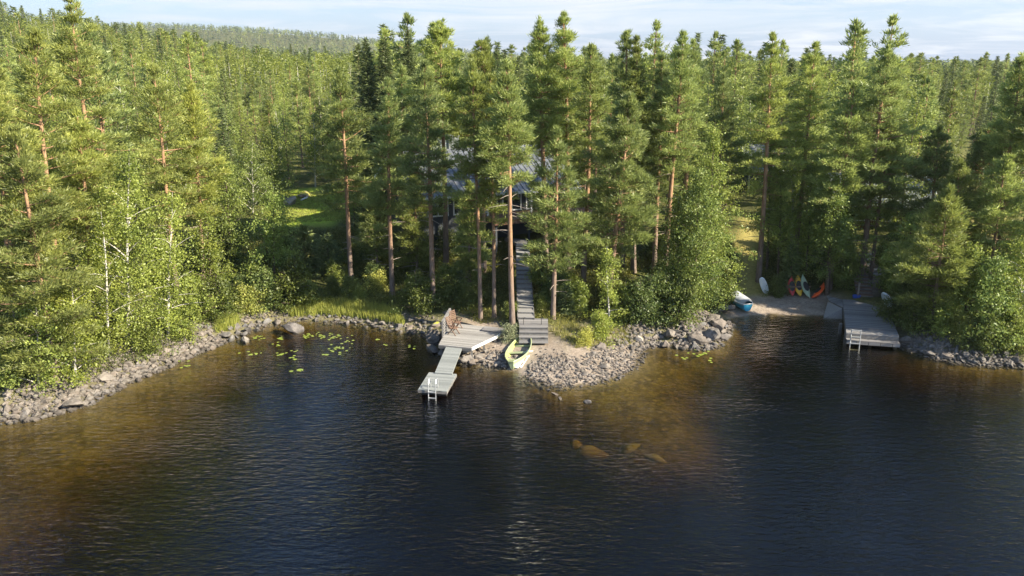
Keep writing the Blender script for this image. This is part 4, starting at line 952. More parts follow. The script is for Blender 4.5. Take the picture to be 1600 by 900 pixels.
# far forest as one mass, each tree still a small real tree
def flat(me):
    V = np.empty(len(me.vertices) * 3, np.float32); me.vertices.foreach_get('co', V); F3 = [p.vertices[:] for p in me.polygons]
    mi = np.empty(len(me.polygons), np.int32); me.polygons.foreach_get('material_index', mi); T = np.empty(len(me.vertices), np.float32); me.attributes['tint'].data.foreach_get('value', T)
    return V.reshape(-1, 3), F3, mi, T
def lowtree(kind, k, n, blade):
    """small far tree: trunk and a crown of coarse shoots filling its true outline"""
    rng = np.random.default_rng(500 + k); mb = MB(); H = 1.0
    tube(mb, [(0, 0, 0), (0, 0, .9)], [.011, .003] if kind != 'birch' else [.006, .002], 3, {'pine': 0, 'spruce': 1, 'birch': 2}[kind], cap=False)
    u = rng.random(n); a = rng.uniform(0, 6.28, n)
    if kind == 'spruce': z = .08 + .92 * u ** 1.4; r = .15 * (1 - z) ** .9 + .008
    elif kind == 'pine': z = .28 + .72 * u; r = .19 * np.clip((1 - z) / .55, 0.03, 1) ** .75 
    else: z = .12 + .88 * u; r = .19 * np.sqrt(np.clip(1 - ((z - .5) / .52) ** 2, 0.02, 1))
    r = r * (1 + .25 * np.sin(a * 3 + z * 20 + k)) * rng.random(n) ** .4
    C = np.column_stack([r * np.cos(a), r * np.sin(a), z]); D = np.column_stack([np.cos(a), np.sin(a), rng.uniform(-.3, 1.0, n)]) + rng.normal(size=(n, 3)) * .4
    T = np.clip(.45 + .3 * np.sin(z * 31 + a * 2) * .6 + rng.normal(size=n) * .15, 0, 1)
    blades(mb, C, D, blade[0], blade[1], rng, {'pine': 3, 'spruce': 4, 'birch': 5}[kind], T)
    return mb

def mass(name, pts, variants, label):
    mb = MB()
    for (x_, y_, z_, kind, h) in pts:
        v = variants[kind][rf.integers(len(variants[kind]))]; a = rf.uniform(0, 6.28); c_, s_ = math.cos(a), math.sin(a); wd = rf.uniform(.9, 1.3) * h
        dt = rf.normal() * .24
        for V, F, mi, T in zip(v.v, v.f, v.m, v.t):
            W = np.column_stack([(V[:, 0] * c_ - V[:, 1] * s_) * wd, (V[:, 0] * s_ + V[:, 1] * c_) * wd, V[:, 2] * h]) + [x_, y_, z_]
            mb.v.append(W.astype(np.float32)); mb.f.append(F - v_base(v, V) + mb.n); mb.m.append(mi); mb.t.append(np.clip(T + dt, 0, 1)); mb.n += len(V)
    o = newobj(name, mb.mesh(name, [M['pbark'], M['sbark'], M['bbark'], M['pine'], M['spruce'], M['birch']])); return tag(o, label, None, None, 'stuff')
def v_base(v, V):
    n = 0
    for W in v.v:
        if W is V: return n
        n += len(W)
LV = {k: [lowtree(k, i, 480, (.058, .020)) for i in range(4)] for k in ('pine', 'spruce', 'birch')}
mass('forest', [(x_, y_, z_, k_, h_) for (y_, x_, z_, k_, h_) in rest], LV, 'dense mixed forest rolling away behind the single trees')
NF = 21000
yy = 370 + 2300 * rf.random(NF) ** 1.15; xx = (rf.random(NF) * 2 - 1) * (yy * .72 + 30)
Q = np.column_stack([xx, yy]); ZQ = height(Q); pts = []
keepf = rf.random(NF) < 1.0
for k in range(NF):
    kind = ('spruce' if rf.random() < (.35 if yy[k] < 900 else .7) else ('pine' if rf.random() < .6 else 'birch'))
    pts.append((xx[k], yy[k], ZQ[k], kind, rf.uniform(8, 13.5)))
LV2 = {k: [lowtree(k, 20 + i, 26, (.24, .13)) for i in range(4)] for k in ('pine', 'spruce', 'birch')}
pn = [p for p in pts if p[1] < 620]; pf_ = [p for p in pts if p[1] >= 620]
LV1 = {k: [lowtree(k, 30 + i, 130, (.10, .040)) for i in range(4)] for k in ('pine', 'spruce', 'birch')}
mass('forest', pn, LV1, 'far forest canopy below the horizon'); mass('forest', pf_, LV2, 'distant forest on the horizon and the dark ridge')
# out of frame shade trees on the headland east of the picture
for k, (x_, y_) in enumerate([(43, 47), (46, 41), (49, 45), (53, 39), (56, 43), (46, 52), (60, 40), (66, 44)]):
    z_ = gz(x_, y_); ms = FM['pine' if k % 3 else 'birch'][k % 5]
    o = newobj('pine_tree' if k % 3 else 'birch_tree', ms[0], None, (x_, y_, z_ - .1)); s = rnd.uniform(1.1, 1.35); o.scale = (s, s, s); o.rotation_euler = (0, 0, k)
    tag(o, 'tree on the headland beyond the eastern end of the stones', 'tree', 'trees of the eastern headland')
# ------------------------------------------------------------------ ground cover
def scatter(name, polys_px, n, label, fn, seed, matl, cond=None, dens=None):
    rng = np.random.default_rng(seed); mb = MB()
    poly = [tuple(G(a, b)[:2]) for a, b in polys_px]; lo = np.min(poly, 0); hi = np.max(poly, 0)
    q = lo + (hi - lo) * rng.random((n, 2)); q = q[inside(q, poly)]
    s_, _ = sdist(q); q = q[s_ > .6]; s_ = s_[s_ > .6]
    if cond is not None: q = q[cond(q, s_, rng)]
    z = height(q); fn(mb, np.column_stack([q, z]), rng); o = newobj(name, mb.mesh(name, [M[matl]])); return tag(o, label, None, None, 'stuff')
def tufts(h, w, m_, lean=.35):
    def f(mb, C, rng):
        k = m_; CC = np.repeat(C, k, 0); CC[:, :2] += rng.normal(size=(len(CC), 2)) * .09; D = rng.normal(size=(len(CC), 3)) * lean; D[:, 2] = 1
        blades(mb, CC, D, h, w, rng, 0, np.clip(np.repeat(rng.normal(.5, .25, len(C)), k) + rng.normal(size=len(CC)) * .15, 0, 1))
    return f
def cover(size, m_, hh=.3):
    def f(mb, C, rng):
        CC = np.repeat(C, m_, 0); CC[:, :2] += rng.normal(size=(len(CC), 2)) * .22; CC[:, 2] += rng.random(len(CC)) * hh
        leaves(mb, CC, size, rng, 0, np.clip(np.repeat(rng.normal(.45, .25, len(C)), m_) + rng.normal(size=len(CC)) * .12, 0, 1), 1.2)
    return f
patch = lambda k, th: (lambda q, s, rng: (wob(q, 1.7, k) > th))
scatter('grass', [(452, 500), (452, 478), (500, 470), (560, 474), (622, 486), (632, 510), (600, 508), (540, 500)], 2600, 'pale reedy grass along the lily bay shore', tufts(.55, .035, 9, .22), 1, 'reed')
scatter('grass', [(338, 520), (345, 497), (372, 500), (366, 515)], 260, 'grass clump at the dark boulders of the shore', tufts(.6, .035, 9, .3), 2, 'reed')
scatter('undergrowth', [(280, 500), (300, 400), (430, 360), (620, 360), (740, 380), (745, 498), (620, 480), (500, 470), (380, 490)], 16000, 'berry shrubs and saplings covering the shaded slope', cover(.11, 9, .5), 3, 'cover', patch(0, -.15))
scatter('undergrowth', [(735, 500), (745, 400), (1000, 390), (1145, 400), (1130, 480), (1010, 500), (940, 505), (860, 500), (835, 498), (828, 380), (806, 380), (806, 498)], 15000, 'berry shrubs and moss on the slope beside the boardwalk', cover(.10, 8, .32), 4, 'cover', patch(1, -.2))
scatter('grass', [(745, 505), (750, 470), (1000, 440), (990, 540), (900, 545), (860, 520), (855, 500), (800, 498)], 3400, 'dry grass between boardwalk and spit', tufts(.3, .03, 7, .5), 5, 'grassblade', patch(2, -.15))
scatter('undergrowth', [(1190, 440), (1200, 385), (1330, 380), (1335, 450), (1300, 440)], 4200, 'undergrowth behind the kayaks', cover(.11, 8, .45), 6, 'cover')
scatter('undergrowth', [(1385, 500), (1380, 390), (1600, 380), (1600, 555), (1500, 545), (1430, 530)], 9000, 'undergrowth and yellowing leaves of the east shore', cover(.11, 8, .45), 7, 'cover', patch(2, -.3))
scatter('grass', [(1480, 535), (1500, 525), (1600, 535), (1600, 556), (1500, 550)], 900, 'dry grass above the eastern stones', tufts(.4, .03, 8, .4), 8, 'grassblade')
scatter('undergrowth', [(0, 605), (0, 500), (120, 470), (280, 480), (300, 530), (230, 560), (120, 598)], 8000, 'low leaves under the western birches', cover(.11, 8, .35), 9, 'cover', patch(0, -.2))
scatter('grass', [(424, 350), (430, 300), (530, 298), (540, 345)], 3800, 'bright short grass of the lawn clearing', tufts(.16, .05, 6, .7), 10, 'reed')
# ------------------------------------------------------------------ docks
def slab(name, poly, z0, z1, m_, parent, along=None, bevel=0):
    """board deck; the plank direction follows the object's own x axis"""
    ang = along if along is not None else 0.0
    c = np.mean(np.array(poly), 0); co, si = math.cos(-ang), math.sin(-ang)
    loc = [((x - c[0]) * co - (y - c[1]) * si, (x - c[0]) * si + (y - c[1]) * co) for x, y in poly]
    mb = MB(); prism(mb, loc, z0, z1); o = newobj(name, mb.mesh(name, [M[m_]]), parent, (c[0], c[1], 0)); o.rotation_euler = (0, 0, ang); return o
def P2(px, py, z): return tuple(PZ(px, py, z)[:2])
def ladder(parent, a, b, out, ztop, zdeck, zbot, m_='alu', treads=3, curl=True):
    """two side rails curving over the deck edge, rungs between"""
    a, b = np.array([*a]), np.array([*b]); out = unit(np.array([*out, 0.0])); L_ = newobj('ladder', None, parent)
    for p in (a, b):
        p3 = np.array([p[0], p[1], 0.])
        mb = MB(); pts = [p3 - out * .42 + [0, 0, zdeck], p3 - out * .40 + [0, 0, ztop - .12], p3 - out * .3 + [0, 0, ztop], p3 - out * .08 + [0, 0, ztop], p3 + out * .06 + [0, 0, ztop - .15], p3 + out * .1 + [0, 0, zdeck - .1], p3 + out * .1 + [0, 0, zbot]]
        if not curl: pts = [p3 + out * .02 + [0, 0, ztop], p3 + out * .06 + [0, 0, zdeck], p3 + out * .12 + [0, 0, zbot]]
        tube(mb, pts, .028, 6); newobj('rail', mb.mesh('rail', [M[m_]]), L_)
    zs = np.linspace(zbot + .15, zdeck - .05, treads) if curl else np.linspace(zbot + .2, ztop - .03, treads)
    for z in zs:
        mb = MB(); p = np.array([a[0], a[1], z]) + out * .1; q = np.array([b[0], b[1], z]) + out * .1; beam(mb, p, q, .10, .03); newobj('rung', mb.mesh('rung', [M[m_]]), L_)
    return L_
# --- west dock: fixed deck, gangway, floating platform
zd, zf = .85, .42
deckp = [P2(685.3, 538.5, zd), P2(736.9, 543.6, zd), P2(776.9, 524.6, zd), P2(790.5, 514.8, zd), P2(765, 511, zd), P2(715, 505.5, zd), P2(703, 506, zd)]
dk = empty('swimming_dock', (*deckp[0], 0), 'grey wooden swimming dock with floating platform at the end of its gangway', 'dock')
def rel(o, par):
    o.parent = par; o.location = Vector(o.location) - par.location; return o
ang = math.atan2(deckp[1][1] - deckp[0][1], deckp[1][0] - deckp[0][0])
rel(slab('deck', deckp, zd - .05, zd, 'deckwood', None, ang), dk)
mb = MB(); beam(mb, (*deckp[1], zd - .07), (*deckp[2], zd - .07), .05, .17); beam(mb, (*deckp[2], zd - .07), (*deckp[3], zd - .07), .05, .17)  # white boards on these two edges, a dark one along the front
o = newobj('edge_board', mb.mesh('edge_board', [M['white']])); rel(o, dk); o['label'] = 'white edge board'
mb = MB(); beam(mb, (*deckp[0], zd - .14), (*deckp[1], zd - .14), .05, .16); rel(newobj('edge_board', mb.mesh('edge_board', [M['riser']])), dk)
cen = np.mean(deckp, 0)
for p in (deckp[0], deckp[1], deckp[2], ((deckp[0][0] + deckp[1][0]) / 2, (deckp[0][1] + deckp[1][1]) / 2), ((deckp[1][0] + deckp[2][0]) / 2, (deckp[1][1] + deckp[2][1]) / 2)):
    q = np.array(p) + (cen - np.array(p)) * .08; mb = MB(); g_ = max(gz(*q), -1) - .1; box(mb, (q[0], q[1], (zd - .05 + g_) / 2), (.12, .12, zd - .05 - g_)); rel(newobj('support_post', mb.mesh('support_post', [M['riser']])), dk)
walkp = [P2(697.8, 539.6, zd - .06), P2(722.7, 541.2, zd - .06), P2(706.2, 584.2, zf + .06), P2(679.4, 582.4, zf + .06)]
V = [(*walkp[0], zd - .06), (*walkp[1], zd - .06), (*walkp[2], zf + .07), (*walkp[3], zf + .07)]; V2 = [(a, b, c - .09) for a, b, c in V]
a0 = math.atan2(walkp[1][1] - walkp[0][1], walkp[1][0] - walkp[0][0])
def localize(V, c, a): 
    co, si = math.cos(-a), math.sin(-a); return [((x - c[0]) * co - (y - c[1]) * si, (x - c[0]) * si + (y - c[1]) * co, z) for x, y, z in V]
cw = np.mean(np.array(walkp), 0); mb = MB(); Wv = localize(V + V2, cw, a0); mb.add(Wv, [[3, 2, 1, 0], [4, 5, 6, 7], [0, 1, 5, 4], [1, 2, 6, 5], [2, 3, 7, 6], [3, 0, 4, 7]])
o = newobj('gangway', mb.mesh('gangway', [M['floatwood']]), None, (*cw, 0)); o.rotation_euler = (0, 0, a0); rel(o, dk)
platp = [P2(670.2, 581.6, zf), P2(713.4, 584.2, zf), P2(698, 611.5, zf), P2(653, 608.8, zf)]
rel(slab('platform', platp, zf - .05, zf, 'floatwood', None, a0), dk)
cpl = np.mean(np.array(platp), 0)
def insetp(poly, k): c = np.mean(np.array(poly), 0); return [tuple(c + (np.array(p) - c) * k) for p in poly]
mb = MB(); pp = insetp(platp, .995)
for i in range(4): beam(mb, (*pp[i], zf - .11), (*pp[(i + 1) % 4], zf - .11), .04, .118)
rel(newobj('frame', mb.mesh('frame', [M['riser']])), dk)
for t in (.22, .78):
    mb = MB(); A = np.array(platp[0]) * (1 - t) + np.array(platp[3]) * t; B = np.array(platp[1]) * (1 - t) + np.array(platp[2]) * t
    tube(mb, [(*(A * .93 + B * .07), .12), (*(A * .07 + B * .93), .12)], .2, 10); rel(newobj('float', mb.mesh('float', [M['black']])), dk)
A, B = np.array(platp[3]), np.array(platp[2]); dv = B - A; nrm = np.array([dv[1], -dv[0]]); la = A + dv * .38; lb = A + dv * .63
ld = ladder(None, la, lb, nrm, 1.0, zf, -.12, 'alu', 2); rel(ld, dk)
# slatted back rest / rail with the bench side
r0 = np.array(P2(691.6, 528.5, zd)); r1 = np.array(P2(703.8, 506.5, zd)); rl_ = empty('slatted_railing', (*r0, zd), 'grey slatted wooden railing standing on the west edge of the dock', 'railing')
for t in (0, .5, 1):
    p = r0 + (r1 - r0) * t - r0; mb = MB(); box(mb, (p[0], p[1], .52), (.07, .07, 1.04)); newobj('post', mb.mesh('post', [M['bluewood']]), rl_)
for k in range(5):
    z = .22 + .18 * k; p = r1 - r0; mb = MB(); d = unit(np.array([p[1], -p[0]])) * .05; beam(mb, (d[0], d[1], z), (p[0] + d[0], p[1] + d[1], z), .025, .10); newobj('slat', mb.mesh('slat', [M['bluewood']]), rl_)
mb = MB(); beam(mb, (0, 0, 1.06), (*(r1 - r0), 1.06), .12, .035); newobj('top_rail', mb.mesh('top_rail', [M['bluewood']]), rl_)
def chair(px, py, rz, label):
    q = PZ(px, py, zd); c = empty('deck_chair', (q[0], q[1], zd), label, 'chair', None, rz)
    for s in (-.24, .24):
        mb = MB(); beam(mb, (-.28, s, 0), (.22, s, .62), .035, .045); newobj('leg', mb.mesh('leg', [M['brownwood']]), c)
        mb = MB(); beam(mb, (.3, s * .9, 0), (-.22, s * .9, .58), .035, .045); newobj('leg', mb.mesh('leg', [M['brownwood']]), c)
        mb = MB(); beam(mb, (-.25, s * 1.1, .62), (.28, s * 1.1, .64), .05, .03); newobj('armrest', mb.mesh('armrest', [M['brownwood']]), c)
    mb = MB()
    for k in range(6): beam(mb, (-.2 + .085 * k, -.23, .40 + .008 * k), (-.2 + .085 * k, .23, .40 + .008 * k), .06, .02)
    for s in (-.22, .22): beam(mb, (-.22, s, .385), (.26, s, .42), .02, .03)
    newobj('seat', mb.mesh('seat', [M['brownwood']]), c)
    mb = MB()
    for k in range(6): beam(mb, (-.24 - .035 * k, -.22, .5 + .105 * k), (-.24 - .035 * k, .22, .5 + .105 * k), .02, .075)
    for s in (-.22, .22): beam(mb, (-.2, s, .38), (-.46, s, 1.1), .03, .035)
    newobj('backrest', mb.mesh('backrest', [M['brownwood']]), c); return c
chair(709, 522, -.55, 'brown folding wooden chair nearer the water beside the slatted railing'); chair(713.5, 512.5, -.75, 'brown folding wooden chair farther back on the dock by the forest edge')
# low step/lid on the deck edge beside the bush
mb = MB(); q = PZ(773, 517, zd); box(mb, (0, 0, .05), (1.5, .75, .10), -.35); o = newobj('deck_hatch', mb.mesh('deck_hatch', [M['bluewood']]), None, (q[0], q[1], zd + .002)); tag(o, 'low grey wooden lid lying on the dock beside the silvery bush', 'hatch')
# --- boardwalk up to the house
zl_, zt = 1.3, 3.5
BT = [P2(806.5, 380, zt), P2(825.7, 380, zt)]; BB = [P2(809.5, 496, zl_ + .12), P2(834.2, 496.5, zl_ + .12)]
bw = empty('boardwalk', (*BB[0], 0), 'grey stepped boardwalk climbing from the landing to the house', 'boardwalk')
NSt = 17; A0, A1, B0, B1 = map(np.array, (BB[0], BB[1], BT[0], BT[1])); fr_ = np.linspace(0, 1, NSt + 1) 
zz_ = [zl_ + .15 * 0] ; tot = zt - zl_ - .15
for k in range(NSt):
    t0, t1 = fr_[k], fr_[k + 1]; z = zl_ + .14 + tot * (k / (NSt - 1))
    a, b, c, d = A0 + (B0 - A0) * t0, A1 + (B1 - A1) * t0, A1 + (B1 - A1) * (t1 + .004), A0 + (B0 - A0) * (t1 + .004)
    mb = MB(); prism(mb, [a, b, c, d], z - .045, z, 0); o = newobj('tread', mb.mesh('tread', [M['stairwood']])); rel(o, bw)
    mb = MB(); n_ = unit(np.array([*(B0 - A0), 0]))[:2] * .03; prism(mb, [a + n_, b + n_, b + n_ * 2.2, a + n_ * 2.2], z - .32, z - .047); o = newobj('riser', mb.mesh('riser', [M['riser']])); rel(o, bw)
for s in (0, 1):
    a = (A0, A1)[s]; b = (B0, B1)[s]; off = unit(np.array([*(A1 - A0), 0]))[:2] * (.025 if s else -.025)
    mb = MB(); beam(mb, (*(a + off), zl_ + .0), (*(b + off), zt - .14), .045, .2); rel(newobj('stringer', mb.mesh('stringer', [M['riser']])), bw)
mb = MB(); c = (B0 + B1) / 2; d = unit(np.array([*(B0 - A0), 0]))[:2]
path = [B0 + d * .03, B1 + d * .03, B1 + d * 1.3 - [.15, 0], B0 + d * 1.7 - [.9, 0], B0 + d * 1.0 - [.5, 0]]
prism(mb, path, zt - .2, zt + .02); o = newobj('top_landing', mb.mesh('top_landing', [M['riser']])); rel(o, bw)
# landing with bench and wide steps
LP = [P2(809.8, 497, zl_), P2(856, 498, zl_), P2(856.5, 511.5, zl_), P2(811.5, 511, zl_)]
ld_ = empty('landing', (*LP[0], 0), 'square grey board landing with wide steps at the foot of the boardwalk', 'landing')
rel(slab('floor_boards', LP, zl_ - .06, zl_, 'bluewood', None, 0.0), ld_)
fa, fb = np.array(LP[3]), np.array(LP[2]); dn = unit(np.array([fb[1] - fa[1], -(fb[0] - fa[0]), 0]))[:2]
for k in range(3):
    z = zl_ - .2 * (k + 1); a = fa + dn * (.36 * k + .0); b = fb + dn * (.36 * k); 
    mb = MB(); prism(mb, [a + dn * .36, b + dn * .36, b + dn * .002, a + dn * .002], z - .05, z); rel(newobj('step', mb.mesh('step', [M['bluewood']])), ld_)
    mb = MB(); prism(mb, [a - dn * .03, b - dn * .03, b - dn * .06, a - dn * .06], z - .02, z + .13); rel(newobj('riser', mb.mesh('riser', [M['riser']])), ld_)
for px in (818, 846):
    q = PZ(px, 507, zl_); mb = MB(); tube(mb, [(q[0], q[1], zl_), (q[0], q[1], zl_ + .42), (q[0] + .1, q[1] + .02, zl_ + .46)], .02, 6); rel(newobj('grab_rail', mb.mesh('grab_rail', [M['black']])), ld_)
# --- large east dock
ze = .75
EP = [P2(1316.7, 467.5, ze), P2(1364, 470, ze), P2(1378, 478, ze), P2(1391, 492, ze), P2(1405, 525.5, ze), P2(1322.5, 520, ze)]
ed = empty('bathing_dock', (*EP[5], 0), 'large weathered grey dock with a lower front step beside the beach', 'dock')
ea = math.atan2(EP[4][1] - EP[5][1], EP[4][0] - EP[5][0]); rel(slab('deck', EP, ze - .06, ze, 'bluewood', None, ea), ed)
fa, fb = np.array(EP[5]), np.array(EP[4]); dn = unit(np.array([fb[1] - fa[1], -(fb[0] - fa[0]), 0]))[:2]
rel(slab('front_step', [fa + dn * .02, fa + dn * .42, fb + dn * .42, fb + dn * .02], ze - .38, ze - .33, 'bluewood', None, ea), ed)
mb = MB(); beam(mb, (*(fa + dn * .40), ze - .48), (*(fb + dn * .40), ze - .48), .04, .19); rel(newobj('front_board', mb.mesh('front_board', [M['bluewood']])), ed)
mb = MB(); beam(mb, (*(fa - dn * .03), ze - .20), (*(fb - dn * .03), ze - .20), .04, .27); rel(newobj('riser', mb.mesh('riser', [M['riser']])), ed)
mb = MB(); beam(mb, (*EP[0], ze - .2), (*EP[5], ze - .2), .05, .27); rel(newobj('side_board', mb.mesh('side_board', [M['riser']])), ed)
for t in (0.02, .5, .98):
    for u in (.05, .5):
        q = (fa * (1 - t) + fb * t) - dn * (u * 4 + .1); g_ = max(gz(*q), -2) - .1; mb = MB(); box(mb, (q[0], q[1], (g_ + ze - .07) / 2), (.16, .16, ze - .07 - g_)); rel(newobj('support_post', mb.mesh('support_post', [M['riser']])), ed)
l0 = fa + (fb - fa) * .06 + dn * .42; l1 = fa + (fb - fa) * .24 + dn * .42
rel(ladder(None, l0, l1, dn, 1.15, ze - .3, -.35, 'alu', 4, curl=False), ed)
# ramp and walkway joining the dock to the beach
rp = [P2(1292, 462, .75), P2(1316.2, 467.8, .75), P2(1317, 480, .75), P2(1296, 470, .75)]
rw = newobj('shore_walkway', None, None, (*rp[0], 0)); tag(rw, 'short grey board walkway leading from the orange kayak to the large dock', 'walkway')
rel(slab('walk_boards', rp, ze - .07, ze - .01, 'bluewood', None, 0.6), rw)
A_ = [np.array(P2(1293.5, 470.5, .70)), np.array(P2(1316.2, 481, .70)), np.array(P2(1316.5, 499, -.05)), np.array(P2(1286, 497, -.05))]
mb = MB(); V = [(*A_[0], .66), (*A_[1], .66), (*A_[2], -.12), (*A_[3], -.12)]; V2 = [(a, b, c - .07) for a, b, c in V]; mb.add(V + V2, [[3, 2, 1, 0], [4, 5, 6, 7], [0, 1, 5, 4], [1, 2, 6, 5], [2, 3, 7, 6], [3, 0, 4, 7]])
o = newobj('boat_ramp', mb.mesh('boat_ramp', [M['stairwood']])); tag(o, 'sloping board ramp running into the water at the east end of the beach', 'ramp')
# dark stairs up from the dock
s0, s1 = np.array(P2(1341, 467, .8)), np.array(P2(1366, 468.5, .8)); st = empty('garden_stairs', (*s0, 0), 'dark wooden stairs rising from the large dock towards the red cottage', 'stairs')
dn = unit(np.array([-(s1[1] - s0[1]), s1[0] - s0[0], 0]))[:2]
for k in range(8):
    z = .85 + .16 * k; a, b = s0 + dn * .38 * k, s1 + dn * .38 * k; mb = MB(); prism(mb, [a, b, b + dn * .38, a + dn * .38], z - .05, z); rel(newobj('step', mb.mesh('step', [M['brownwood']])), st)
    mb = MB(); prism(mb, [a + dn * .02, b + dn * .02, b + dn * .05, a + dn * .05], z - .2, z - .052); rel(newobj('riser', mb.mesh('riser', [M['riser']])), st)
q = PZ(1340.5, 462, .9); mb = MB(); box(mb, (0, 0, .5), (.09, .09, 1.0)); box(mb, (0, 0, 1.02), (.13, .13, .04)); o = newobj('marker_post', mb.mesh('marker_post', [M['deadwood']]), None, (q[0], q[1], .8)); tag(o, 'short pale wooden post at the foot of the dark stairs', 'post')
q = PZ(1338, 466.5, ze); mb = MB()
for r_, h0, h1 in ((.28, 0, .25),):
    a = np.linspace(0, 2 * math.pi, 17)[:-1]; o1 = [(.24 * math.cos(t), .18 * math.sin(t), 0) for t in a]; o2 = [(.30 * math.cos(t), .23 * math.sin(t), .24) for t in a]; i2 = [(.28 * math.cos(t), .21 * math.sin(t), .24) for t in a]; i1 = [(.22 * math.cos(t), .16 * math.sin(t), .02) for t in a]; V = o1 + o2 + i2 + i1
    for b0, b1 in ((0, 16), (16, 32), (32, 48)): mb.add(V, [[b0 + i, b0 + (i + 1) % 16, b1 + (i + 1) % 16, b1 + i] for i in range(16)])
    mb.add(V, [list(range(16))[::-1]]); mb.add(V, [list(range(48, 64))])
o = newobj('wash_tub', mb.mesh('wash_tub', [M['bluebox']]), None, (q[0], q[1], ze + .003)); tag(o, 'small blue plastic tub on the landward edge of the large dock', 'tub')
# ------------------------------------------------------------------ rowing boat: lofted shell
def boat(name, loc, rz, Lb, Bm, D, label, cat, outer, inner, pitch=0, cover=None, roll=0, seats=(), band=None, thwart='yellowhull', transom=.55):
    e = empty(name, loc, label, cat, None, rz); e.rotation_euler = (roll, pitch, rz)
    ns, nr = 21, 13
    def section(u, k=1.0, zin=0.0):
        bow = max(0, 1 - ((u - .45) / .55) ** 2) ** .62 if u > .45 else 1 - (1 - transom) * ((.45 - u) / .45) ** 2.2
        hb = Bm / 2 * max(bow, .012) * k; sheer = D * (1 + .42 * max(0, u - .45) ** 2 / .3 + .15 * max(0, .3 - u)); keel = D * (.42 * max(0, (u - .78) / .22) ** 2) + zin
        p = []
        for j in range(nr):
            t = -1 + 2 * j / (nr - 1); a = abs(t); x_ = hb * math.copysign(min(1, a * 1.0) ** .62, t) if a > 0 else 0
            z_ = keel + (sheer - keel) * (a ** 2.3); p.append((x_, z_))
        return p
    def shell(k, zin, flip, x0=0, x1=1.0):
        V = []; 
        for i in range(ns):
            u = x0 + (x1 - x0) * i / (ns - 1)
            for x_, z_ in section(u, k, zin): V.append((u * Lb - Lb / 2, x_, z_))
        F = [[i * nr + j, (i + 1) * nr + j, (i + 1) * nr + j + 1, i * nr + j + 1][::(-1 if flip else 1)] for i in range(ns - 1) for j in range(nr - 1)]
        return V, F
    V, F = shell(1, 0, True); mb = MB().add(V, F, 0); mb.add(V, [list(range(nr))], 0)
    h = newobj('hull', mb.mesh('hull', [M[outer]], False), e)
    Vi, Fi = shell(.93, .05, False, .012, .975); mb = MB().add(Vi, Fi, 0); mb.add(Vi, [list(range(nr))[::-1]], 0); 
    if not cover: newobj('inner_shell', mb.mesh('inner_shell', [M[inner]]), e)
    for s in (0, nr - 1):
        mb = MB(); pts = [V[i * nr + s] for i in range(ns)]; pts = [(a, b * .985, c + .01) for a, b, c in pts]; tube(mb, pts, .032, 6); newobj('gunwale', mb.mesh('gunwale', [M[thwart]]), e)
    mb = MB(); a, b = V[0], V[nr - 1]; tube(mb, [a, ((a[0] + b[0]) / 2 - .02, 0, a[2] + .01), b], .03, 6); newobj('transom_rail', mb.mesh('transom_rail', [M[thwart]]), e)
    for u in seats:
        s_ = section(u, .93, .05); z_ = D * .62; hb = np.interp(z_, [q[1] for q in s_[nr // 2:]], [q[0] for q in s_[nr // 2:]]) * .985
        mb = MB(); box(mb, (u * Lb - Lb / 2, 0, z_), (.26, 2 * hb, .04)); newobj('seat', mb.mesh('seat', [M[thwart]]), e)
    if seats:
        for s in (-1, 1):
            mb = MB(); tube(mb, [(.15, s * .49 * Bm, D * 1.02), (.15, s * .49 * Bm, D * 1.02 + .12)], .02, 6); newobj('rowlock', mb.mesh('rowlock', [M['alu']]), e)
    if band:
        mb = MB(); Vb = [];
        for i in range(ns):
            u = i / (ns - 1); s_ = section(u, 1.012, -.004)
            for j in (nr - 3, nr - 2): Vb.append((u * Lb - Lb / 2 - (.004 if i == 0 else 0), s_[j][0], s_[j][1]))
        for sgn in (1, -1):
            W = [(a, b * sgn, c) for a, b, c in Vb]; mb.add(W, [[2 * i, 2 * i + 2, 2 * i + 3, 2 * i + 1][::sgn] for i in range(ns - 1)])
        newobj('rubbing_strake', mb.mesh('rubbing_strake', [M[band]]), e)
    if cover:
        Vc = []; m_ = 9
        for i in range(ns):
            u = i / (ns - 1); s_ = section(u, 1.03, 0); hb = s_[-1][0]; zs = s_[-1][1] + .015
            for j in range(m_):
                t = -1 + 2 * j / (m_ - 1); Vc.append((u * Lb - Lb / 2, hb * t, zs + (.22 * (1 - t * t) ** .8) * min(1, (1 - u) * 4 + .2) - (.10 if abs(t) == 1 else 0) + .012 * math.sin(u * 23 + t * 4)))
        mb = MB().add(Vc, [[i * m_ + j, (i + 1) * m_ + j, (i + 1) * m_ + j + 1, i * m_ + j + 1] for i in range(ns - 1) for j in range(m_ - 1)]); newobj('tarpaulin', mb.mesh('tarpaulin', [M[cover]], True), e)
    return e
bs = PZ(800.5, 578, .0); bb = PZ(823.5, 533.5, .35); dvv = bb - bs; Lb = math.hypot(dvv[0], dvv[1]) + .05; mid = (bs + bb) / 2
print('BOAT', Lb, bs, bb)
rb_ = boat('rowing_boat', (mid[0], mid[1], .14), math.atan2(dvv[1], dvv[0]), Lb, 1.4, .46, 'pale yellow and green rowing boat pulled up stern out on the gravel', 'boat', 'yellowhull', 'yellowin', transom=.2, pitch=-math.atan2(.22, Lb), seats=(.18, .45, .72), roll=-.13, band='greenhull')
a = PZ(826, 549, .3); b = PZ(807, 577, .02); mb = MB(); beam(mb, (0, 0, 0), tuple(b - a), .16, .05); beam(mb, (.25, .05, -.02), tuple(b - a + [.25, .05, -.02]), .06, .05)
for t in (.1, .4, .7, .95): p = (b - a) * t; box(mb, (p[0] + .12, p[1] + .02, p[2] + .03), (.42, .07, .04), .2)
